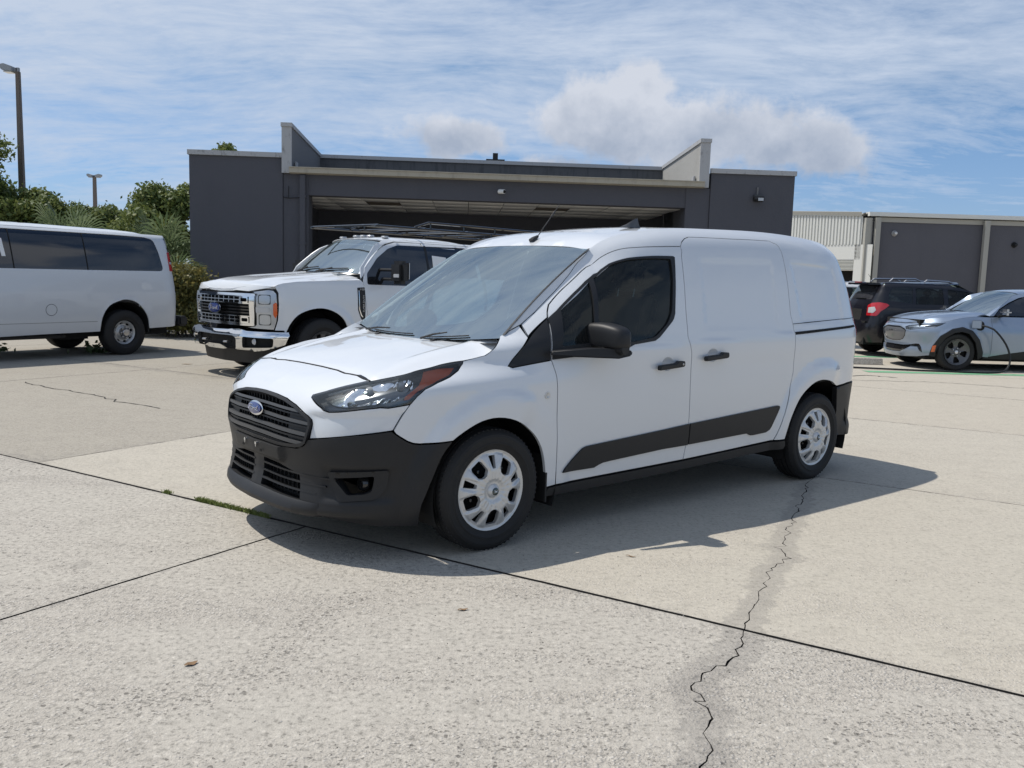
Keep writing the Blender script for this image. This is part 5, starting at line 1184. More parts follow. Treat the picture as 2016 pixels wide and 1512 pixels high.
# ------------------------------------------------------------ passenger van
def build_express():
    t = thing('passenger_van', 'white passenger van with dark tinted side windows at the left edge of the lot', 'van', (-7.15, 14.92, 0), R(57))
    W = express_W; wh = MT['paint_white_b']; CEN[0] = np.array([-1.5, 0, .9])
    ar = [(-.455, .40), (-.425, .627), (-.307, .808), (-.127, .889), (-.004, .910), (.178, .860), (.325, .715), (.392, .591), (.425, .425)]
    fa = [(-3.50, .42), (-3.44, .65), (-3.25, .83), (-3.04, .90), (-2.85, .83), (-2.65, .65), (-2.60, .40)]
    low = [(-4.893, .42)]+[(-4.4, .42), (-3.9, .42)]+list(curve(fa, .06))+[(-2.0, .368), (-1.33, .385), (-.6, .395)]+list(curve(ar, .05))+[(.876, .440), (1.01, .452), (1.7, .455)]
    win = rround([(-3.3, 1.36), (-3.25, 1.945), (-1.0, 1.952), (-.063, 1.952), (.50, 1.941), (.66, 1.905), (.715, 1.70), (.748, 1.44), (.725, 1.395), (.677, 1.382), (-.378, 1.374)], [.02, .02, 0, 0, .03, .06, .05, .03, .02, 0, 0], 4)
    body = low+[(1.72, 1.0), (1.70, 1.98), (.80, 1.99), (-4.2, 1.99), (-4.2, 1.45), (-4.893, 1.2)]
    panel('body_side', W, body, wh, t, holes=[win], mir=True, step=.08, lip=.02)
    panel('side_window', W, inset(win, -.01), MT['glass_priv_solid'], t, mir=True, off=-.004, lip=0, step=.12, gap=0)
    for x in (-1.76, -.62, -2.5): panel('window_seam', W, [(x-.008, 1.37), (x+.008, 1.37), (x-.008, 1.945), (x-.024, 1.945)], MT['void'], t, mir=True, off=.0, lip=.004, step=.2, gap=0)
    tl = rround([(.885, 1.385), (.90, 1.70), (.985, 1.715), (1.02, 1.39)], .01, 2); panel('tail_lamp', W, tl, MT['red_lens'], t, mir=True, off=.012, lip=.03, step=.05, gap=0)
    panel('reversing_lamp', W, [(.90, 1.50), (.905, 1.54), (1.0, 1.54), (1.005, 1.50)], MT['clear_lens_grey'], t, mir=True, off=.015, lip=.01, step=.05, gap=0)
    panel('rear_glass', W, [(.93, 1.74), (.90, 1.94), (1.5, 1.95), (1.5, 1.4), (1.06, 1.4)], MT['glass_priv_solid'], t, mir=True, off=.004, lip=.0, step=.1)
    def rf(x, y): return np.c_[x, y, np.asarray(express_roof(x))+.015-.02*(np.abs(y)/.5)**2-.03*(np.abs(y)/.74)**6+.006*np.sin(y*22)*(np.abs(y) < .6)]
    P = [(-4.0, 0), (-4.0, .72), (.6, .735), (.78, .66), (.86, 0)]; panel('roof_panel', rf, P+[(a, -b) for a, b in P[::-1] if b > 0], MT['paint_white_b'], t, step=.12)
    loft('roof_edge', sample(rf, [(-4.0, .72), (.6, .735), (.78, .66)], 40), sample(W, [(-4.2, 1.99), (.5, 1.99), (.80, 1.99)], 40), wh, t)
    c = circle(.083, 32)+[-1.251, .756]; panel('fuel_door', W, c, wh, t, off=.003, lip=.012, step=.05, gap=0, holes=())
    for sg in (-1,): panel('fuel_door_gap', lambda a, b: W(a, b)*[1, -1, 1], circle(.089, 32)+[-1.251, .756], MT['void'], t, off=.0012, lip=0, step=.05, gap=0, holes=[circle(.083, 32)+[-1.251, .756]])
    panel('fuel_door', lambda a, b: W(a, b)*[1, -1, 1], circle(.082, 32)+[-1.251, .756], wh, t, off=.002, lip=.0, step=.05, gap=0)
    panel('side_crease_shade', W, [(-4.0, .545), (-4.0, .55), (-.50, .566), (-.50, .561)], MT['plastic_grey'], t, mir=True, off=.0008, lip=0, step=.3, gap=0)  # flat grey line painted in for the shade of a body crease
    bevel(MB().box((1.12, 0, .53), (.18, 1.86, .17)).build('rear_bumper', MT['plastic_dark'], t), .03)
    m = MB().box((-1.4, 0, .42), (4.6, 1.5, .22)); m.build('underbody', MT['void'], t)
    for sg in (-1, 1): bevel(MB().box((-.75, sg*.62, .36), (.55, .3, .17)).build('fuel_tank', MT['void'], t), .05)
    for sg in (-1, 1): bevel(MB().box((-1.9, sg*.78, .335), (1.9, .12, .05)).build('side_step', MT['plastic_dark'], t), .015)
    for sg in (-1, 1): MB().box((.43, sg*.80, .50), (.02, .25, .28)).build('mud_flap', MT['rubber'], t)
    [well(t, xx, .40, .47, sg*.94, sg*.4, a0=-5, a1=185) for xx in (0, -3.05) for sg in (-1, 1)]
    for xx in (0, -3.05):
        for sg in (-1, 1): simple_wheel(t, xx, sg*.825, .372, .235, .205, face_steel)
    MB().sheet([[(-4.25, y, z) for y in (-.8, 0, .8)] for z in (.5, 1.2, 1.9)]).build('front_wall', wh, t)
    panel('window_sheet', lambda a, b: W(a, b)*[1, -1, 1], [(-1.92, 1.54), (-1.862, 1.54), (-1.885, 1.80), (-1.95, 1.80)], MT['white_matte'], t, off=.004, lip=0, step=0, gap=0)
    CEN[0] = np.array([1.4, 0, .9])
build_express()
# ------------------------------------------------------------ blue electric crossover
def build_crossover():
    t = thing('electric_crossover', 'pale blue electric crossover plugged into a charging cable at the right edge', 'car', (8.05, 16.79, 0), R(2))
    W = mach_W; bl, bk = MT['paint_blue'], MT['plastic_dark']; c0 = W.s0; ref = lambda P: [(2*c0-a, b) for a, b in P]; CEN[0] = np.array([1.4, 0, .7])
    arO = [(-.53, .26), (-.505, .438), (-.378, .626), (-.187, .760), (-.005, .795), (.176, .732), (.324, .574), (.418, .357), (.43, .26)]
    arI = [(-.45, .24), (-.41, .425), (-.295, .593), (-.152, .689), (-.013, .712), (.116, .678), (.252, .519), (.315, .320), (.33, .22)]
    sh = lambda P, dx: [(a+dx, b) for a, b in P]
    hole_n = [(c0, .785), (-1.25, .788), (-1.166, .780), (-1.04, .745), (-1.0, .705), (-1.03, .59), (-1.10, .525), (-1.20, .492), (c0, .480)]
    lg = [(c0, .425), (-1.10, .420), (-.95, .435), (-.80, .462), (-.735, .462), (-.68, .40), (-.64, .30), (-.70, .33), (-.76, .405), (-.90, .40), (-1.02, .34), (-1.16, .285), (c0, .275)]
    head = [(-1.06, .785), (-1.0, .815), (-.80, .842), (-.55, .862), (-.307, .875), (-.40, .815), (-.49, .778), (-.70, .755), (-.90, .725), (-1.01, .735)]
    full = lambda h: h+ref(h[1:-1][::-1])
    top = [(c0, .865), (-1.2, .865), (-1.0, .862), (-.80, .868), (-.55, .885), (-.30, .90), (0, .95), (.30, .985), (.50, .995)]
    front = [(c0, .20)]+[(-1.1, .205), (-.75, .225), (-.60, .25)]+arO+[(.54, .26), (.573, .325), (.56, .6), (.537, .985)]+top[::-1][1:]
    front = front[:-1]+[top[0]]
    body = front[1:]+[front[0]]
    poly = [front[0]]+front[1:-1]+[front[-1]]; P = poly+ref(poly[1:-1][::-1])
    panel('front_body', W, P, bl, t, holes=[full(hole_n), full(lg), head, ref(head)[::-1]], step=.045, lip=.02)
    panel('nose_shield', W, full(hole_n), MT['shield_grey'], t, off=-.012, lip=.01, step=.06, gap=.004)
    panel('nose_shield_rim', W, full(hole_n), MT['plastic_gloss'], t, holes=[inset(dens(full(hole_n), .05), .014)], off=.002, lip=.02, step=.05, gap=0)
    panel('lower_intake', W, full(lg), MT['plastic_gloss'], t, off=-.02, lip=0, step=.08, gap=0)
    bx = W(np.array([c0]), np.array([.67]))[0]; MB().tube([(bx[0]-.012, y, .66+z) for y, z in ((.07, .005), (.04, .018), (0, .01), (-.03, .02), (-.055, .012), (-.07, .028))], .007, 6).build('nose_emblem', MT['plastic_gloss'], t, True)
    panel('headlamp', W, head, MT['plastic_gloss'], t, mir=True, off=-.03, lip=0, step=.04, gap=0)
    panel('headlamp_strip', W, [(-1.03, .757), (-.93, .748), (-.80, .760), (-.50, .785), (-.46, .80), (-.80, .777), (-1.02, .785)], MT['lamp_chrome'], t, mir=True, off=-.008, lip=.01, step=.04, gap=0)
    panel('headlamp_lens', W, head, MT['lens'], t, mir=True, off=-.002, lip=0, step=.06, gap=.002)
    for dx in (0, 2.99): panel('arch_cladding', W, sh(arO, dx)+sh(arI, dx)[::-1], bk, t, mir=True, off=.012, lip=.03, step=.04, gap=0)
    panel('side_marker', W, [(-.505, .33), (-.50, .44), (-.447, .458), (-.452, .335)], MT['amber'], t, mir=True, off=.018, lip=.01, step=.04, gap=0)
    side = [(.545, .27), (.573, .325), (.56, .6), (.537, .985), (.70, .995), (2.2, 1.0), (3.2, 1.02), (3.75, 1.02), (4.4, 1.0), (4.4, .3), (3.5, .27)]+sh(arO, 2.99)[::-1]+[(2.3, .40), (1.183, .378), (.884, .333)]
    panel('door', W, side, bl, t, mir=True, step=.09)
    panel('sill', W, [(.43, .22), (.50, .27), (.86, .33), (1.2, .375), (2.3, .395), (2.45, .3), (2.45, .22)], bk, t, mir=True, off=-.01, lip=.03, step=.1)
    panel('side_window', W, rround([(.60, 1.01), (.70, 1.12), (.90, 1.235), (1.115, 1.325), (1.25, 1.36), (2.0, 1.36), (2.9, 1.18), (3.1, 1.04), (2.0, 1.01)], .02, 2), MT['glass_priv_solid'], t, mir=True, off=.002, lip=.004, step=.1)
    panel('roof_rail', W, [(.50, 1.0), (.59, 1.005), (.70, 1.135), (.90, 1.25), (1.115, 1.34), (1.25, 1.372), (2.0, 1.372), (2.9, 1.20), (3.12, 1.03), (3.3, 1.03), (2.9, 1.32), (2.0, 1.43), (1.2, 1.43), (1.0, 1.38), (.72, 1.18)], bl, t, mir=True, step=.06)
    panel('inner_wing', W, [(c0, .80), (-1.1, .79), (-.8, .80), (-.4, .85), (.3, .90), (.3, .985), (-.3, .90), (-.8, .868), (c0, .865)], bl, t, off=-.018, lip=0, step=.06, mir=True)
    zc = Spl([-.86, -.75, -.57, -.33, .1, .5], [.79, .838, .93, .998, 1.05, 1.08])
    def H(x, y): ay = np.abs(y); return np.c_[x, y, zc(x)-.045*(ay/.75)**2+.016*sstep(.40, .5, ay)*sstep(-.7, -.3, x)-.02*sstep(.60, .80, ay)]
    hd = [(-.765, 0), (-.745, .28), (-.69, .48), (-.58, .63), (-.35, .76), (.0, .80), (.35, .81), (.52, .74), (.44, .5), (.38, 0)]; hd = hd+[(a, -b) for a, b in hd[::-1] if b > 0]
    panel('bonnet', H, hd, bl, t, step=.05, lip=.03)
    loft('bonnet_edge', sample(H, [(-.765, 0), (-.745, .28), (-.69, .48), (-.58, .63), (-.35, .76), (.0, .80), (.35, .81)]), sample(W, [(c0, .865), (-1.2, .865), (-1.0, .862), (-.80, .868), (-.55, .885), (-.30, .90), (0, .95), (.30, .985)]), bl, t)
    G = screen((.36, 0, 1.08), (.54, .70, 1.015), (1.12, 0, 1.46), (1.17, .60, 1.40)); panel('windscreen', G, [(-1, 0), (1, 0), (1, 1), (-1, 1)], MT['windscreen'], t, step=.15, lip=0, gap=0)
    loft('windscreen_pillar', sample(G, [(1.0, 0), (1.0, 1.0)]), sample(W, [(.55, 1.0), (.72, 1.18), (1.0, 1.38), (1.2, 1.43)]), bl, t)
    def cr(x, y): return np.c_[x, y, np.asarray(Spl([1.0, 1.2, 1.6, 2.2, 3.0, 3.6], [1.43, 1.475, 1.505, 1.49, 1.36, 1.12])(x))-.06*(np.abs(y)/.62)**2.6]
    rf = [(1.10, 0), (1.17, .60), (2.2, .60), (3.0, .56), (3.6, .5), (3.6, 0)]; panel('roof_panel', cr, rf+[(a, -b) for a, b in rf[::-1] if b > 0], bl, t, step=.08)
    bevel(MB().box((.75, 0, .98), (.45, 1.3, .12)).build('dashboard', MT['interior'], t), .03)
    panel('paper_tag', G, [(-.78, .10), (-.66, .10), (-.66, .24), (-.78, .24)], MT['white_matte'], t, off=-.01, lip=0, step=0, gap=0)
    for sg in (-1, 1):
        o = bevel(MB().box((.70, sg*1.04, 1.085), (.13, .22, .11)).build('door_mirror', MT['mirror_silver'], t), .045, 4)
        bevel(MB().box((.70, sg*.98, 1.02), (.11, .20, .04)).build('mirror_base', bk, o), .015); MB().tube([(.68, sg*.86, 1.0), (.70, sg*.97, 1.02)], .025, 8).build('mirror_arm', bk, o, True)
    # charge port with its door swung forward
    near = lambda f: (lambda a, b: f(a, b)*np.array([1, -1, 1]))
    panel('charge_port', near(W), rround([(.255, .76), (.33, .735), (.395, .77), (.402, .88), (.33, .93), (.27, .90)], .03, 3), MT['void'], t, off=.012, lip=.01, step=.04, gap=0)
    bevel(MB().box((.215, -1.0, .855), (.16, .02, .15), rz=-.5).build('charge_port_door', bl, t), .01, 2)
    MB().box((1.4, 0, .24), (3.9, 1.45, .12)).build('underbody', MT['void'], t); MB().box((1.45, 0, .6), (4.2, 1.3, .6)).build('inner_block', MT['void'], t)
    [well(t, xx, .33, .385, sg*.90, sg*.5, a0=-10, a1=190) for xx in (-.06, 2.93) for sg in (-1, 1)]
    for xx in (-.06, 2.93):
        for sg in (-1, 1): simple_wheel(t, xx, sg*.815, .345, .215, .235, face_spokes(5, 'alloy_dark', .38, .84, .22, cap='lamp_chrome_soft', bolts=5, t0=R(60)))
    CEN[0] = np.array([1.4, 0, .9])
    c = curve([(.34, -.95, .83), (.46, -1.12, .78), (.66, -1.2, .52), (.75, -1.22, .25), (.62, -1.3, .06), (.3, -1.34, .022), (-.5, -1.28, .022), (-1.2, -1.15, .022), (-2.0, -.95, .022), (-2.8, -.8, .022)], .08)
    a = R(2); c = [(8.05+x*math.cos(a)-y*math.sin(a), 16.79+x*math.sin(a)+y*math.cos(a), z) for x, y, z in c]
    cb = MB().tube(c, .017, 8).build('charging_cable', MT['plastic_dark'], None, True); tag(cb, 'black charging cable running from the pale blue crossover along the ground', 'cable')
    MB().tube([c[0], np.array(c[0])+[-.03, .09, .01]], [.03, .035], 10).build('plug', MT['plastic_dark'], cb, True)
pbr('shield_grey', (.10, .105, .115), .35, coat=.5); pbr('mirror_silver', (.50, .52, .55), .2, metal=.9, coat=.5)
build_crossover()
# ------------------------------------------------------------ dark estate car seen from behind
def build_suv(loc, rz, paint, label, name='sport_utility_car', full=True):
    t = thing(name, label, 'car', loc, rz)
    W = suv_W; bk = MT[paint]; c0 = W.s0; ref = lambda P: [(2*c0-a, b) for a, b in P]; CEN[0] = np.array([1.4, 0, .8])
    ar = [(-.47, .30), (-.42, .52), (-.28, .68), (-.06, .755), (.16, .71), (.33, .58), (.42, .40), (.44, .30)]
    sh = lambda P, dx: [(a+dx, b) for a, b in P]
    w1 = rround([(-.36, 1.20), (-.35, 1.34), (-.255, 1.465), (.10, 1.485), (.165, 1.475), (.14, 1.145)], .025, 3); w2 = rround([(.20, 1.135), (.225, 1.478), (.80, 1.475), (.80, 1.14)], .02, 3); w3 = rround([(.89, 1.145), (.906, 1.467), (1.324, 1.427), (1.52, 1.32), (1.80, 1.16), (1.80, 1.14)], .02, 3)
    lamp = rround([(-.90, .87), (-.90, 1.09), (-.80, 1.14), (-.60, 1.158), (-.422, 1.136), (-.361, 1.10), (-.45, 1.03), (-.55, .97), (-.60, .90), (-.64, .868)], .012, 2)
    rg = rround([(-.86, 1.21), (-.84, 1.505), (2*c0+.84, 1.505), (2*c0+.86, 1.21)], .05, 4)
    body = [(c0, .33), (-.9, .32), (-.55, .31)]+list(curve(ar, .06))+[(.6, .28), (2.0, .28), (2.16, .30)]+list(curve(sh(ar[1:-1], 2.62), .06))+[(3.08, .30), (3.6, .32), (4.6, .40), (4.6, 1.0), (3.4, 1.03), (1.95, 1.10), (1.85, 1.20), (1.45, 1.42), (1.2, 1.50), (.9, 1.56), (-.2, 1.585), (-.80, 1.56), (c0, 1.56)]
    P = body+ref(body[1:-1][::-1]); panel('body', W, body+[(c0, .9)], bk, t, holes=[w1, w2, w3, lamp], mir=True, step=.08, gap=.001)
    for w in (w1, w2, w3): panel('side_window', W, inset(w, -.006), MT['glass_privacy'] if w is w1 else MT['glass_side'], t, mir=True, off=-.008, lip=0, step=.15, gap=0)
    panel('rear_window', W, rg, MT['glass_rear'], t, off=.004, lip=.006, step=.15, gap=0)
    panel('tail_lamp', W, lamp, MT['red_lens'], t, mir=True, off=.003, lip=.03, step=.04, gap=.001)
    panel('tail_lamp_clear', W, rround([(-.86, .93), (-.86, 1.04), (-.70, 1.06), (-.66, .99), (-.72, .93)], .012, 2), MT['clear_lens_grey'], t, mir=True, off=.007, lip=.004, step=.04, gap=0)
    panel('rear_bumper', W, [(-.50, .32), (-.50, .62), (-.60, .70), (-.9, .70), (c0, .70), (2*c0+.9, .70), (2*c0+.6, .70), (2*c0+.5, .62), (2*c0+.5, .32), (c0, .30)], bk, t, off=.05, lip=.06, step=.08, gap=0)
    panel('plate_recess', W, rround([(-1.10, .76), (-1.10, 1.0), (2*c0+1.10, 1.0), (2*c0+1.10, .76)], .03, 3), MT['void'], t, off=.003, lip=0, step=.1, gap=0)
    def rf(x, y): return np.c_[x, y, np.asarray(suv_roof(x))-.02*(np.abs(y)/.5)**2-.03*(np.abs(y)/.62)**6]
    pr = [(-.50, 0), (-.45, .55), (-.2, .62), (1.2, .60), (1.35, 0)]; panel('roof_panel', rf, pr+[(a, -b) for a, b in pr[::-1] if b > 0], bk, t, step=.1)
    loft('roof_edge', sample(rf, [(-.45, .55), (-.2, .62), (1.2, .60)]), sample(W, [(-.7, 1.555), (-.2, 1.578), (.9, 1.555)]), bk, t)
    bevel(MB().box((-.60, 0, 1.545), (.28, 1.18, .04)).build('spoiler', bk, t), .015); bevel(MB().box((-.72, 0, 1.578), (.05, .34, .022)).build('brake_light', MT['red_lens'], t), .006)
    G = screen((2.35, 0, 1.08), (2.1, .70, 1.06), (1.35, 0, 1.575), (1.25, .60, 1.53)); panel('windscreen', G, [(-1, 0), (1, 0), (1, 1), (-1, 1)], MT['windscreen'], t, step=.2, lip=0, gap=0)
    def H(x, y): return np.c_[x, y, 1.04-.10*((x-2.1)/1.4)**2+0*x-.06*(np.abs(y)/.8)**2]
    panel('bonnet', H, [(2.1, -.80), (3.5, -.72), (3.6, 0), (3.5, .72), (2.1, .80)], bk, t, step=.12)
    for sg in (-1, 1):
        MB().tube([(-.25, sg*.5, 1.60), (-.18, sg*.5, 1.665), (.30, sg*.5, 1.672), (.42, sg*.5, 1.62)], [.016, .020, .020, .016], 8).build('roof_rail', MT['steel'], t, True)
        MB().tube([(.50, sg*.5, 1.61), (.55, sg*.5, 1.648), (1.02, sg*.5, 1.63), (1.22, sg*.5, 1.56)], [.014, .020, .020, .014], 8).build('roof_rail', MT['steel'], t, True)
    MB().tube([(-.40, 0, 1.60), (-.52, 0, 1.76)], [.006, .003], 6).build('aerial', MT['plastic_dark'], t, True)
    MB().tube(W(np.linspace(-1.7, -1.1, 6), np.full(6, 1.235))*[1, -1, 1]-[.02, 0, 0], .012, 6).build('wiper', MT['plastic_dark'], t, True)
    for y in (-.38, .38):
        for x in (.62, 1.28): bevel(MB().box((x, y, 1.0), (.14, .5, .6)).box((x+.02, y, 1.38), (.1, .26, .16)).build('seat', MT['interior'], t), .04)
    MB().box((1.3, 0, .5), (4.2, 1.4, .5)).build('inner_block', MT['void'], t)
    [well(t, xx, .35, .40, sg*.87, sg*.5, a0=-10, a1=190) for xx in (0, 2.62) for sg in (-1, 1)]
    for xx in (0, 2.62):
        for sg in (-1, 1): simple_wheel(t, xx, sg*.78, .345, .215, .21, face_spokes(5, 'alloy_dark', .38, .84, .2))
    CEN[0] = np.array([1.4, 0, .9]); return t
thin_glass('glass_rear', (.05, .05, .06), .10, 1.9, (.35, .35, .40))
build_suv((8.30, 19.55, 0), 0, 'paint_black', 'black estate car with silver roof rails parked behind the pale blue crossover')
build_suv((9.7, 27.6, 0), 0, 'paint_white_b', 'silver car half hidden between the cargo van and the black estate car', 'parked_car')
# ------------------------------------------------------------ grey commercial building with a recessed canopy
def stucco(tone):
    def fn(n, b):
        c = objc(n); st = n.noise(n.scale(c, (1, 1, .25)), 1.6, 6, .62); f = n.noise(c, 60, 3, .6)
        base = n.mix(n.noise(c, .7, 5, .6), tuple(k*.90 for k in tone), tuple(k*1.10 for k in tone)); base = n.mix(n.math('MULTIPLY', n.math('SUBTRACT', st, .5), 1.1, clamp=True), base, tuple(k*.72 for k in tone))
        n.l.new(base, b.inputs['Base Color']); bump(n, b, n.math('ADD', f, n.math('MULTIPLY', n.noise(c, 9, 4, .6), 2.)), .006, .7)
    return fn
pbr('wall_grey', (.082, .084, .098), .9, fn=stucco((.082, .084, .098)))
pbr('wall_grey_light', (.17, .17, .175), .9, fn=stucco((.17, .17, .175)))
def streaky(n, b):
    c = objc(n); s = n.noise(n.scale(c, (6, 6, .9)), 1.2, 6, .7); base = n.mix(n.math('MULTIPLY', n.math('SUBTRACT', s, .50), 3., clamp=True), (.10, .103, .108), (.028, .028, .03)); n.l.new(base, b.inputs['Base Color']); bump(n, b, n.noise(c, 50, 3, .6), .005, .6)
pbr('parapet_stained', (.1, .1, .1), .9, fn=streaky)
def cop(n, b):
    c = objc(n); s = n.noise(n.scale(c, (4, 4, 2)), 2.2, 6, .7); n.l.new(n.mix(n.math('MULTIPLY', n.math('SUBTRACT', s, .56), 4., clamp=True), (.40, .405, .41), (.10, .10, .10)), b.inputs['Base Color'])
pbr('coping', (.40, .405, .41), .7, fn=cop)
def gut(n, b):
    c = objc(n); s = n.noise(n.scale(c, (3, 3, 1)), 2., 6, .7); n.l.new(n.mix(n.math('MULTIPLY', n.math('SUBTRACT', s, .5), 2.5, clamp=True), (.40, .37, .30), (.22, .20, .16)), b.inputs['Base Color'])
pbr('gutter_cream', (.40, .37, .30), .7, fn=gut)
pbr('render_sunlit', (.36, .355, .335), .85, fn=stucco((.36, .355, .335)))  # paler copy for the right fin, sunlight put into the colour
def tile_(n, b):
    c = objc(n); r = n.add('ShaderNodeObjectInfo').outputs['Random']; n.l.new(n.mix(n.noise(n.vmath('ADD', c, n.add('ShaderNodeCombineXYZ', inp={0: n.math('MULTIPLY', r, 9.)}).outputs[0]), 1.5, 6, .65), (.70, .68, .65), (.84, .82, .78)), b.inputs['Base Color'])
pbr('soffit_tile', (.6, .57, .52), .85, fn=tile_)
def build_store():
    yaw = R(3.25); t = thing('store_building', 'dark grey flat roofed building with a recessed canopy between two slanted parapet fins', 'building', (-7.6, 21, 0), yaw)
    G, Gl, C = MT['wall_grey'], MT['wall_grey_light'], MT['coping']
    def bx(name, x0, x1, y0, y1, z0, z1, mat, par=t, **k): return MB().box(((x0+x1)/2, (y0+y1)/2, (z0+z1)/2), (x1-x0, y1-y0, z1-z0)).build(name, mat, par, **k)
    for (a, b) in ((-.10, 2.06), (12.29, 14.35)):
        bx('wall', a, b, 0, 12, 0, 4.10, G)
        o = MB().box(((a+b)/2, -.015, 4.155), (b-a+.06, .07, .11)).box((a-.0 if a < 0 else b, 6, 4.155), (.07, 12, .11)).build('coping', C, t)
        bx('roof', a+.02, b-.02, .1, 12, 4.05, 4.12, G)
    # pillars and beam
    bx('pillar', 2.07, 2.66, .03, .55, 0, 3.737, G); bx('pillar', 11.70, 12.28, .03, .55, 0, 3.737, G)
    bx('beam', 2.66, 11.70, .05, .50, 3.26, 3.737, G)
    bevel(bx('downpipe', 2.465, 2.60, -.075, .026, 0, 3.72, G), .012)
    for z in (.9, 2.1, 3.2): bx('pipe_clip', 2.445, 2.62, -.08, .02, z, z+.04, G)
    MB().tube([(2.08, -.01, 3.19), (2.22, -.01, 3.17), (2.46, -.01, 3.19)], .010, 5).tube([(2.20, -.01, 3.16), (2.20, -.01, 3.45)], .010, 5).build('cable', MT['plastic_dark'], t)
    # canopy edge gutter
    g = MB().prism([(-.16, 3.755), (-.06, 3.737), (.10, 3.737), (.10, 3.88), (-.19, 3.885), (-.19, 3.865), (-.165, 3.86)], 2.24, 12.10, 'x').build('gutter', MT['gutter_cream'], t)
    bx('canopy_roof', 2.28, 12.0, .10, 5.0, 3.74, 3.86, MT['parapet_stained'])
    # fins: front face, sloping top, inner face
    for (a, b, inner) in ((2.07, 2.27, 1), (11.99, 12.20, -1)):
        side = [(-.06, 3.745), (4.3, 3.745), (4.3, 4.66), (-.06, 4.80)]
        MB().prism(side, a, b, 'x').build('fin', MT['render_sunlit'] if inner < 0 else Gl, t)  # right fin gets the paler colour to show its inner face sunlit
        bx('fin_front', a-.015, b+.015, -.09, -.062, 3.745, 4.80, C)
        MB().prism([(-.12, 4.802), (4.33, 4.662), (4.33, 4.75), (-.12, 4.89)], a-.03, b+.03, 'x').build('fin_coping', C, t)
        xs = b+.02 if inner > 0 else a-.02
        bevel(bx('scupper', min(xs, xs+inner*.05), max(xs, xs+inner*.05), .25, .45, 3.87, 4.05, C), .01)
    bx('parapet', 2.27, 11.99, 4.1, 4.28, 3.86, 4.64, MT['parapet_stained']); bx('parapet_coping', 2.27, 11.99, 4.05, 4.33, 4.642, 4.74, C)
    # recess: back wall, side walls, tiled ceiling with two grilles
    bx('back_wall', .9, 13.4, 5.1, 5.3, 0, 3.74, G); bx('side_wall', .9, 1.1, .6, 5.1, 0, 3.74, G); bx('side_wall', 13.2, 13.4, .6, 5.1, 0, 3.74, G)
    bx('inner_wing_wall', 11.78, 11.95, .56, 1.6, 0, 3.74, G)
    fr = bx('window_frame', 1.50, 1.92, 5.06, 5.095, .3, 3.06, MT['plastic_dark']); bx('pane', 1.60, 1.80, 5.045, 5.055, .4, 2.96, MT['pane_sky'], fr)
    for x in (5.2, 8.6): f = bx('door_frame', x, x+1.9, 5.05, 5.095, 0, 2.5, MT['plastic_dark']); bx('pane', x+.08, x+1.82, 5.035, 5.045, .1, 2.4, MT['glass_privacy'], f)
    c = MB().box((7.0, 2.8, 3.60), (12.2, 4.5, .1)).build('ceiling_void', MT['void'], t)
    tile = None; q = random.Random(3)
    for j in range(4):
        for i in range(12):
            x, y = 1.14+.885*(i+.5)+.0, .56+1.12*(j+.5)
            if x > 12.0: continue
            tilt = q.gauss(0, .004)
            if (i, j) in ((3, 1), (8, 1)):
                o = MB()
                for k in range(9): o.box((0, -.50+.125*k, 0), (.84, .05, .02))
                o = o.build('ceiling_grille', MT['grille_brown'], t); o.location = (x, y, 3.30); continue
            if tile is None: tile = bevel(MB().box((0, 0, 0), (.872, 1.107, .02)).build('ceiling_tile', MT['soffit_tile'], t), .004, 1); o = tile
            else: o = tile.copy(); COL.objects.link(o)
            o.location = (x, y, 3.29+q.gauss(0, .003)); o.rotation_euler = (tilt, q.gauss(0, .004), 0)
            if (i, j) == (0, 3): o.rotation_euler = (.03, .03, 0)
    ro = bx('roof_vent', 6.95, 7.50, 5.2, 5.6, 4.62, 4.93, MT['plastic_dark']); bx('vent_cap', 7.15, 7.30, 5.3, 5.45, 4.93, 5.12, MT['plastic_dark'], ro)
    # fittings on the wall: things of their own
    M = t.matrix_basis
    def world(p): a = Vector(p); return (-7.6+a.x*math.cos(yaw)-a.y*math.sin(yaw), 21+a.x*math.sin(yaw)+a.y*math.cos(yaw), a.z)
    cam = thing('security_camera', 'white bullet security camera on the dark beam above the canopy opening', 'camera', world((7.20, .04, 3.50)), yaw)
    MB().lathe([(0, 0), (.05, 0), (.05, -.03), (0, -.03)], 18).build('mount', MT['white_matte'], cam)
    b = MB().tube([(-.03, -.05, -.01), (.09, -.17, -.02)], .052, 14).build('body', MT['white_matte'], cam, True); MB().tube([(.083, -.163, -.02), (.096, -.176, -.022)], .042, 14).build('lens', MT['plastic_gloss'], cam, True)
    MB().tube([(0, -.01, -.02), (-.01, -.07, -.01)], .018, 8).build('arm', MT['white_matte'], cam, True)
    for p, lab in (((13.44, 0, 3.56), 'dark floodlight with a conduit on the right grey wing wall'),):
        f = thing('floodlight', lab, 'lamp', world(p), yaw)
        MB().tube([(.0, -.02, .05), (.0, -.03, .24)], .022, 8).build('conduit', MT['wall_grey_light'], f); bevel(MB().box((0, -.05, .0), (.20, .09, .12)).build('junction_box', MT['plastic_grey'], f), .01)
        bevel(MB().box((.0, -.14, -.045), (.24, .13, .10), m=np.array([[1, 0, 0], [0, .94, .34], [0, -.34, .94]])).build('lamp_head', MT['plastic_dark'], f), .012); bevel(MB().box((.03, -.215, -.06), (.13, .012, .07)).build('lamp_glass', MT['clear_lens_grey'], f), .004)
pbr('grille_brown', (.10, .085, .07), .8); pbr('pane_sky', (.38, .44, .46), .2, coat=1.)  # slot window pane: bright sky reflection painted as a pale colour
build_store()
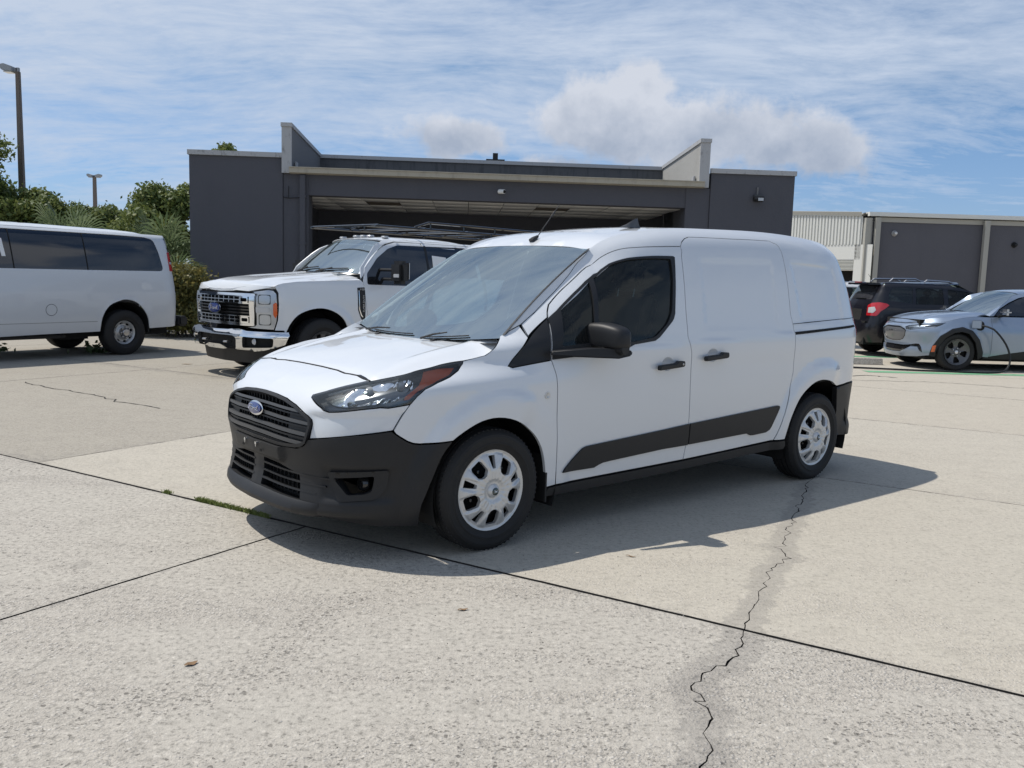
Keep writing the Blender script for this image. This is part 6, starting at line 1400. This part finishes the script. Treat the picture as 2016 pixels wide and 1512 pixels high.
# ------------------------------------------------------------ long warehouse on the right
pbr('cream_metal', (.66, .66, .62), .5); pbr('cream_trim', (.36, .35, .31), .6)
def build_warehouse():
    # corner of the grey front and the corrugated end
    cx, cy = 16.0, 40.0; t = thing('warehouse', 'long grey warehouse with cream trim and a corrugated end wall, behind the parked cars', 'building', (cx, cy, 0), R(.8))
    G, T, M = MT['wall_grey_light2'], MT['cream_trim'], MT['cream_metal']
    def bx(name, x0, x1, y0, y1, z0, z1, mat, par=t): return MB().box(((x0+x1)/2, (y0+y1)/2, (z0+z1)/2), (x1-x0, y1-y0, z1-z0)).build(name, mat, par)
    bx('wall', .0, 40, 0, 18, 0, 4.66, G)
    bx('eave_trim', -.3, 40, -.22, 0, 4.68, 4.80, M); bx('eave_band', .1, 40, -.05, -.005, 4.44, 4.64, T); bx('roof', -.3, 40, -.2, 18, 4.80, 4.86, M)
    for x in (-.02, 4.88, 9.8, 14.7): bx('downpipe', x, x+.22, -.30, -.11, 0, 4.61, T)
    bx('corner_post', -.40, -.14, -.12, .3, 0, 4.6, T)
    MB().box((-.07, .25, 2.3), (.14, .3, 4.6)).build('corner_wall', M, t)
    # end wall recedes to the left and back
    d = np.array([-.55, .835]); L = 9.; zt = lambda s: 4.80+.055*s
    n = 104
    pts = [(s, (.045 if (k//2) % 2 else -.0)) for k, s in enumerate(np.repeat(np.linspace(0, L, n), 2)[1:-1])]
    nn = np.array([-.835, -.55])
    def P(s, o, z): q = d*(s+.05)+nn*o; return (q[0]-.42, q[1]+.1, z)
    rib = MB().sheet([[P(s, o, zb) for s, o in pts] for zb in (3.30, 3.35)])
    rib = MB(); rib.sheet([[P(s, o, 3.42) for s, o in pts], [P(s, o, zt(s)-.12) for s, o in pts]]); o = rib.build('corrugated_cladding', M, t)
    MB().sheet([[P(0, .09, zt(0)-.12), P(L, .09, zt(L)-.12)], [P(0, .12, zt(0)+.06), P(L, .12, zt(L)+.06)]]).sheet([[P(0, .12, zt(0)+.06), P(L, .12, zt(L)+.06)], [P(0, -.3, zt(0)+.10), P(L, -.3, zt(L)+.10)]]).build('gable_trim', T, t)
    MB().sheet([[P(0, .02, 2.75), P(L, .02, 2.75)], [P(0, .02, 3.42), P(L, .02, 3.42)]]).build('lintel', M, t)
    # roller shutter, half up, over a dark opening
    sl = MB(); zz = np.linspace(2.25, 2.75, 9)
    for a in range(8):
        s = MB().sheet([[P(.3, -.05, zz[a]), P(5.2, -.05, zz[a])], [P(.3, .02, (zz[a]+zz[a+1])/2), P(5.2, .02, (zz[a]+zz[a+1])/2)], [P(.3, -.05, zz[a+1]), P(5.2, -.05, zz[a+1])]]).build('shutter_slat', M, t)
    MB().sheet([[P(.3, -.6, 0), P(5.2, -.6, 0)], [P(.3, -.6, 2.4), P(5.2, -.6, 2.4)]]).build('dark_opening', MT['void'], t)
    MB().sheet([[P(5.2, .02, 0), P(L, .02, 0)], [P(5.2, .02, 3.42), P(L, .02, 3.42)]]).build('end_wall', M, t); MB().sheet([[P(-.6, .02, 0), P(.3, .02, 0)], [P(-.6, .02, 3.42), P(.3, .02, 3.42)]]).build('end_wall', M, t)
    for (x, z, c, lab) in ((.95, 3.95, 'cover_silver', 'small pale wall light near the corner of the grey warehouse'), (6.4, 3.60, 'plastic_dark', 'small black wall light on the right bay of the grey warehouse')):
        w = thing('wall_light', lab, 'lamp', (cx+x, cy-.02+x*.014, z)); MB().lathe([(0, -.05), (.10, -.05), (.13, 0)], 14).build('backplate', MT[c], w, True); MB().lathe([(0, -.20), (.06, -.19), (.10, -.10), (.10, -.05)], 14).build('lamp_shade', MT[c], w, True)
pbr('wall_grey_light2', (.098, .098, .112), .9, fn=stucco((.098, .098, .112)))
build_warehouse()
# ------------------------------------------------------------ lamp posts
def bronze(n, b): c = objc(n); n.l.new(n.mix(n.noise(n.scale(c, (3, 3, .3)), 3, 5, .6), (.11, .085, .068), (.17, .14, .12)), b.inputs['Base Color'])
pbr('post_bronze', (.14, .11, .09), .6, fn=bronze); pbr('lamp_head_grey', (.30, .32, .34), .5)
def lamp_post(x, y, h, heads, label, w=.17):
    t = thing('lamp_post', label, 'lamp post', (x, y, 0))
    bevel(MB().sheet([[(-w*.68, -w*.68, 0), (w*.68, -w*.68, 0), (w*.68, w*.68, 0), (-w*.68, w*.68, 0), (-w*.68, -w*.68, 0)], [(-w*.42, -w*.42, h), (w*.42, -w*.42, h), (w*.42, w*.42, h), (-w*.42, w*.42, h), (-w*.42, -w*.42, h)]]).build('pole', MT['post_bronze'], t), .01)
    MB().box((0, 0, .3), (.5, .5, .6)).build('base', MT['concrete_far'], t)
    for s in heads:
        MB().box((s*w*.6, 0, h+.06), (w*1.0, .09, .10)).box((0, 0, h+.05), (.09, .09, .16)).build('arm', MT['lamp_head_grey'], t)
        o = MB().prism([(s*.10, h-.02), (s*.42, h+.01), (s*.50, h+.08), (s*.50, h+.20), (s*.38, h+.23), (s*.10, h+.14)], -.20, .20, 'y').build('lamp_head', MT['lamp_head_grey'], t); bevel(o, .015); MB().box((s*.28, 0, h-.02), (.26, .30, .03)).build('lamp_glass', MT['clear_lens_grey'], o)
lamp_post(-16.62, 30, 7.75, (-1,), 'tall brown lamp post with a single box head at the left edge', .15)
lamp_post(-31.2, 66, 8.0, (-1, 1), 'distant lamp post with two box heads above the trees', .24)
# ------------------------------------------------------------ vegetation
def leafmat(name, a, b_, c_):
    def fn(n, b):
        r = n.add('ShaderNodeAttribute', attribute_name='tone').outputs['Fac']
        n.l.new(n.ramp(r, [(0, a), (.5, b_), (1, c_)]), b.inputs['Base Color'])
        t = n.add('ShaderNodeBsdfTranslucent'); n.l.new(n.ramp(r, [(0, b_), (1, c_)]), t.inputs[0]); m = n.add('ShaderNodeMixShader', inp={0: .30, 1: b.outputs[0], 2: t.outputs[0]})
        n.l.new(m.outputs[0], n.n['Material Output'].inputs[0])
    return pbr(name, b_, .55, spec=.35, fn=fn)
leafmat('leaf_oak', (.055, .09, .025), (.12, .165, .045), (.25, .27, .09))
leafmat('leaf_hedge', (.05, .07, .02), (.13, .13, .04), (.27, .22, .07))
leafmat('leaf_palm', (.055, .095, .035), (.12, .17, .075), (.24, .29, .17))
pbr('bark', (.10, .085, .07), .9); pbr('grass', (.22, .26, .07), .7); pbr('dry_leaf', (.20, .12, .06), .8)
def leaves(name, pos, nrm, size, mat, parent, seed=0, aspect=.55, kind=None):
    """many small folded leaf blades"""
    g = np.random.default_rng(seed); n = len(pos); d = g.normal(size=(n, 3)); d /= np.linalg.norm(d, axis=1)[:, None]
    nn = nrm*.9+g.normal(size=(n, 3))*.7; nn /= np.linalg.norm(nn, axis=1)[:, None]
    u = np.cross(nn, d); u /= np.maximum(np.linalg.norm(u, axis=1), 1e-6)[:, None]; v = np.cross(nn, u)
    s = (size*g.uniform(.6, 1.3, n))[:, None]
    V = np.stack([pos-u*s, pos+v*s*aspect+nn*s*.12, pos+u*s, pos-v*s*aspect+nn*s*.12], 1).reshape(-1, 3)
    me = bpy.data.meshes.new(name); me.vertices.add(4*n); me.vertices.foreach_set('co', V.ravel()); me.loops.add(4*n); me.loops.foreach_set('vertex_index', np.arange(4*n)); me.polygons.add(n); me.polygons.foreach_set('loop_start', np.arange(n)*4); me.polygons.foreach_set('loop_total', np.full(n, 4))
    me.update(); a = me.attributes.new('tone', 'FLOAT', 'FACE'); a.data.foreach_set('value', g.beta(2, 2.4, n).astype(np.float32)); me.materials.append(mat)
    o = bpy.data.objects.new(name, me); COL.objects.link(o); o.parent = parent
    if kind: o['kind'] = kind
    return o
def crown_points(clumps, n, seed, hollow=.45):
    g = np.random.default_rng(seed); C = np.array([c[:3] for c in clumps]); Rr = np.array([c[3] for c in clumps]); w = Rr**2; w = w/w.sum()
    k = g.choice(len(clumps), n, p=w); d = g.normal(size=(n, 3)); d /= np.linalg.norm(d, axis=1)[:, None]
    r = Rr[k]*(hollow+(1-hollow)*g.random(n)**.5)*(1+.22*g.normal(size=n)); P = C[k]+d*r[:, None]*[1, 1, .72]; return P, d
def tree(label, loc, h, spread, seed, n=9000, size=.10, twigs=10, name='broadleaf_tree', low=.30, group=None):
    q = random.Random(seed); t = thing(name, label, 'tree', loc, 0, group)
    tr = MB(); fork = h*low; tr.tube([(0, 0, 0), (.05, .02, fork*.5), (q.uniform(-.1, .1), 0, fork)], [h*.035, h*.028, h*.024], 9); tr.build('trunk', MT['bark'], t, True)
    clumps = []; lb = MB()
    for i in range(twigs):
        a = q.uniform(0, 2*math.pi); el = q.uniform(.25, 1.25); L = spread*q.uniform(.45, 1.0); e = (math.cos(a)*math.cos(el)*L, math.sin(a)*math.cos(el)*L, fork+math.sin(el)*(h-fork)*q.uniform(.75, 1.0))
        lb.tube(curve([(0, 0, fork*.9), (e[0]*.4, e[1]*.4, fork+(e[2]-fork)*.5+.2), e], 1.0), np.linspace(h*.016, h*.004, len(curve([(0, 0, fork*.9), (e[0]*.4, e[1]*.4, fork+(e[2]-fork)*.5+.2), e], 1.0))), 6)
        clumps.append((*e, spread*q.uniform(.20, .34)))
        for _ in range(3): clumps.append((e[0]*q.uniform(.5, 1.15)+q.gauss(0, .3), e[1]*q.uniform(.5, 1.15)+q.gauss(0, .3), e[2]*q.uniform(.80, 1.04), spread*q.uniform(.10, .24)))
    lb.build('limbs', MT['bark'], t, True)
    P, d = crown_points(clumps, n, seed); leaves('crown', P, d, size, MT['leaf_oak'], t, seed); return t
def fan_palm(label, loc, h, n, seed, frond=1.0, group=None):
    q = random.Random(seed); t = thing('fan_palm', label, 'palm', loc, 0, group)
    MB().tube([(0, 0, 0), (.06, 0, h*.5), (0, 0, h)], [.16, .13, .12], 10).build('trunk', MT['bark'], t, True)
    for i in range(n):
        a = q.uniform(0, 2*math.pi); el = q.uniform(-.3, 1.35); L = frond*q.uniform(.75, 1.1); D = np.array([math.cos(a)*math.cos(el), math.sin(a)*math.cos(el), math.sin(el)]); S = np.array([-math.sin(a), math.cos(a), 0]); Up = np.cross(D, S)*-1
        base = np.array([0, 0, h]); hub = base+D*L*.75; m = MB().tube([base, base+D*L*.4+[0, 0, .03], hub], [.02, .014, .010], 5)
        k = 19
        for j in range(k):
            th = (j/(k-1)-.5)*4.0; dd = D*math.cos(th)+S*math.sin(th); tip = hub+dd*L*(.85-.12*abs(th))+np.array([0, 0, -.22*L*(1-abs(math.cos(th))*.3)]); mid = hub+dd*L*.5+Up*.03; pe = np.cross(dd, Up); pe = pe/np.linalg.norm(pe)*.028*L
            m.add([hub, mid+pe, tip, mid-pe], [(0, 1, 2, 3)])
        f = m.build('frond', MT['leaf_palm'], t); at = f.data.attributes.new('tone', 'FLOAT', 'FACE'); at.data.foreach_set('value', np.clip(np.random.default_rng(seed*50+i).normal(.5, .22, len(f.data.polygons)), 0, 1).astype(np.float32))
    return t
tree('large dark oak rising at the far left edge behind the passenger van', (-17.3, 28.0, 0), 5.5, 2.4, 11, 26000, .075, 14)
tree('rounded oak beside the tall brown lamp post', (-15.4, 28.5, 0), 3.9, 1.7, 12, 20000, .075, 12)
tree('oak with open twigs left of the distant twin lamp post', (-14.2, 30.0, 0), 3.6, 1.5, 13, 13000, .075, 11)
tree('low bushy tree at the foot of the twin lamp post', (-14.0, 32.0, 0), 3.3, 1.7, 14, 13000, .08, 11)
tree('yellow green oak against the left corner of the grey building', (-10.4, 27.0, 0), 4.2, 1.8, 15, 22000, .075, 13)
tree('small oak filling the dip right of the twin lamp post', (-12.2, 28.5, 0), 3.1, 1.6, 18, 15000, .075, 11)
tree('tree top showing above the roof of the left grey wing', (-11.4, 36.0, 0), 6.6, 1.2, 16, 4500, .09, 9, low=.6)
tree('broad oak filling the gap under the left trees', (-21.5, 38.0, 0), 4.2, 3.8, 17, 16000, .10, 13)
fan_palm('green fan palm behind the roof of the passenger van', (-11.3, 22.4, 0), 1.75, 30, 31, .95)
fan_palm('pale fan palm behind the rear corner of the passenger van', (-8.75, 21.9, 0), 1.55, 26, 32, .95)
fan_palm('low fan palm leaning on the corner of the grey building', (-8.1, 20.8, 0), 1.0, 20, 33, .8)
def hedge():
    t = thing('clipped_hedge', 'clipped round hedge with yellowing leaves at the corner of the grey building', 'hedge', (-7.25, 18.9, 0))
    g = np.random.default_rng(4); cl = [(x+g.normal(0, .1), y+g.normal(0, .08), z, .42) for x in np.linspace(-.65, .22, 4) for y in (-.35, .35) for z in (.45, .85, 1.22)]
    P, d = crown_points(cl, 26000, 9, .55); P[:, 2] = np.abs(P[:, 2])*1.0; leaves('foliage', P, d, .045, MT['leaf_hedge'], t, 5)
    m = MB()
    for i in range(14): a = g.uniform(0, 6.28); m.tube([(g.normal(0, .35), g.normal(0, .2), 0), (g.normal(0, .5), g.normal(0, .3), .9)], [.025, .01], 5)
    m.build('stems', MT['bark'], t)
hedge()
# grass in the slab joint, weeds, litter
def tuft_strip(name, label, pts, n, spread, h, seed):
    g = np.random.default_rng(seed); L = dens(pts, .01, closed=False); V = []; F = []
    for i in range(n):
        p = L[g.integers(len(L))]+g.normal(0, spread, 2); a = g.uniform(0, 6.28); hh = h*g.uniform(.4, 1.2); w = .0022; c, s = math.cos(a), math.sin(a); k = len(V); dx, dy = g.normal(0, hh*.5, 2)
        V += [(p[0]-c*w, p[1]-s*w, -.005), (p[0]+c*w, p[1]+s*w, -.005), (p[0]+dx*.5+c*w, p[1]+dy*.5+s*w, hh*.7), (p[0]+dx, p[1]+dy, hh)]; F += [(k, k+1, k+2), (k, k+2, k+3)]
    o = mesh(name, V, F, MT['grass']); o['kind'] = 'stuff'; tag(o, label, 'grass'); return o
tuft_strip('grass_tufts', 'short green grass growing in the slab joint ahead of the white cargo van', [(-1.93, 5.335), (-1.58, 5.11), (-1.40, 4.99)], 1300, .008, .022, 1)
tuft_strip('grass_tufts', 'tiny grass tuft in the slab joint left of the longer strip', [(-2.20, 5.50), (-2.16, 5.475)], 120, .008, .02, 2)
def weed(x, y, lab, s=.16, seed=1):
    g = np.random.default_rng(seed); t = thing('weed', lab, 'weed', (x, y, 0)); P = g.normal(0, s*.6, (60, 3)); P[:, 2] = np.abs(P[:, 2])*.6+.02; leaves('foliage', P, np.tile([0, 0, 1.], (60, 1)), s*.28, MT['leaf_palm'], t, seed)
weed(-6.95, 14.55, 'small weed growing under the passenger van near its rear wheel', .2, 1); weed(-8.3, 14.2, 'smaller weed under the passenger van further left', .14, 2)
def litter(x, y, lab, L, w, rz, mat, name='dry_leaf', cat='leaf', z=.004):
    o = MB().sheet([[(i*L/6, j*w/2*math.sin(math.pi*min(max(i/6, .08), .95)), z+.002*math.sin(i*1.3)+.002*j*j) for j in (-1, 0, 1)] for i in range(7)]).build(name, MT[mat], None, True, loc=(x, y, 0)); o.rotation_euler = (0, 0, rz); tag(o, lab, cat)
litter(-.205, 3.63, 'small brown dry leaf alone on the worn slab near the middle', .045, .02, .3, 'dry_leaf')
litter(.62, 4.46, 'thin dry twig on the smooth slab beside the van shadow', .055, .012, -.5, 'dry_leaf', 'twig', 'twig')
litter(-1.15, 3.02, 'dark curled leaf among the pits of the worn slab', .05, .03, .8, 'dry_leaf')
litter(-5.0, 13.2, 'dry leaf on the far left slab near the van shadow', .16, .06, .2, 'dry_leaf')
litter(-7.9, 16.6, 'brown leaf below the sill of the passenger van', .3, .10, .1, 'dry_leaf')
pbr('pebble_dark', (.06, .055, .05), .9); pbr('pebble_pale', (.42, .40, .37), .85)
def pebbles(name, label, mat, cnt, seed, box_, size):
    g = np.random.default_rng(seed); m = MB(); base = np.array([(1, 0, 0), (0, 1, 0), (-1, 0, 0), (0, -1, 0), (0, 0, 1), (0, 0, -1.)]); F = [(0, 1, 4), (1, 2, 4), (2, 3, 4), (3, 0, 4), (1, 0, 5), (2, 1, 5), (3, 2, 5), (0, 3, 5)]
    for i in range(cnt):
        p = np.array([g.uniform(box_[0], box_[1]), g.uniform(box_[2], box_[3])]); s = size*g.uniform(.35, 1.3); a = g.uniform(0, 6.28); c, d = math.cos(a), math.sin(a); V = base*g.uniform(.6, 1.2, (6, 1))*s*[1, .7, .5]; V = V@np.array([[c, d, 0], [-d, c, 0], [0, 0, 1]]); m.add(V+[p[0], p[1], s*.25], F)
    o = m.build(name, MT[mat]); o['kind'] = 'stuff'; tag(o, label, 'gravel')
pebbles('loose_grit', 'loose dark grit scattered over the worn foreground slabs', 'pebble_dark', 500, 1, (-2.2, 3.2, 1.9, 5.0), .0035)
pebbles('loose_gravel', 'loose pale stone chips on the worn foreground slabs', 'pebble_pale', 900, 2, (-2.2, 3.2, 1.9, 4.4), .0042)
# charging bay: green paint, wheel stop, rubble
pbr('paint_green', (.14, .34, .19), .8); pbr('paint_worn', (.50, .48, .42), .8)
def mark(name, pts, w, mat, lab, z=.004):
    P = dens(pts, .15, closed=False); q = random.Random(5); T = np.gradient(P, axis=0); T /= np.linalg.norm(T, axis=1)[:, None]; N = np.c_[-T[:, 1], T[:, 0]]; ww = np.array([[w*q.uniform(.85, 1.1)/2] for _ in P])
    o = MB().sheet([np.c_[P-N*ww, np.full(len(P), z)], np.c_[P+N*ww, np.full(len(P), z)]]).build(name, MT[mat]); o['kind'] = 'structure'; o['label'] = lab
mark('bay_marking', [(6.15, 15.25), (14, 15.6)], .28, 'paint_green', 'green painted line of the charging bay, nearer'); mark('bay_marking', [(6.4, 18.6), (14, 18.9)], .30, 'paint_green', 'green painted line of the charging bay, farther')
mark('bay_marking', [(9.5, 17.5), (14, 17.7)], .10, 'paint_worn', 'worn pale bay line under the pale blue crossover')
tag(bevel(MB().prism([(-.10, 0), (-.07, .12), (.07, .12), (.10, 0)], -.42, .42, 'x').build('wheel_stop', MT['concrete_worn'], None, loc=(6.62, 16.75, 0)), .01), 'short dark worn concrete wheel stop just right of the cargo van', 'wheel stop')
tag(bevel(MB().prism([(-.09, 0), (-.06, .11), (.06, .11), (.09, 0)], -.9, .9, 'x').build('wheel_stop', MT['concrete_worn'], None, loc=(-8.7, 18.4, 0)), .01), 'low concrete wheel stop behind the passenger van', 'wheel stop')
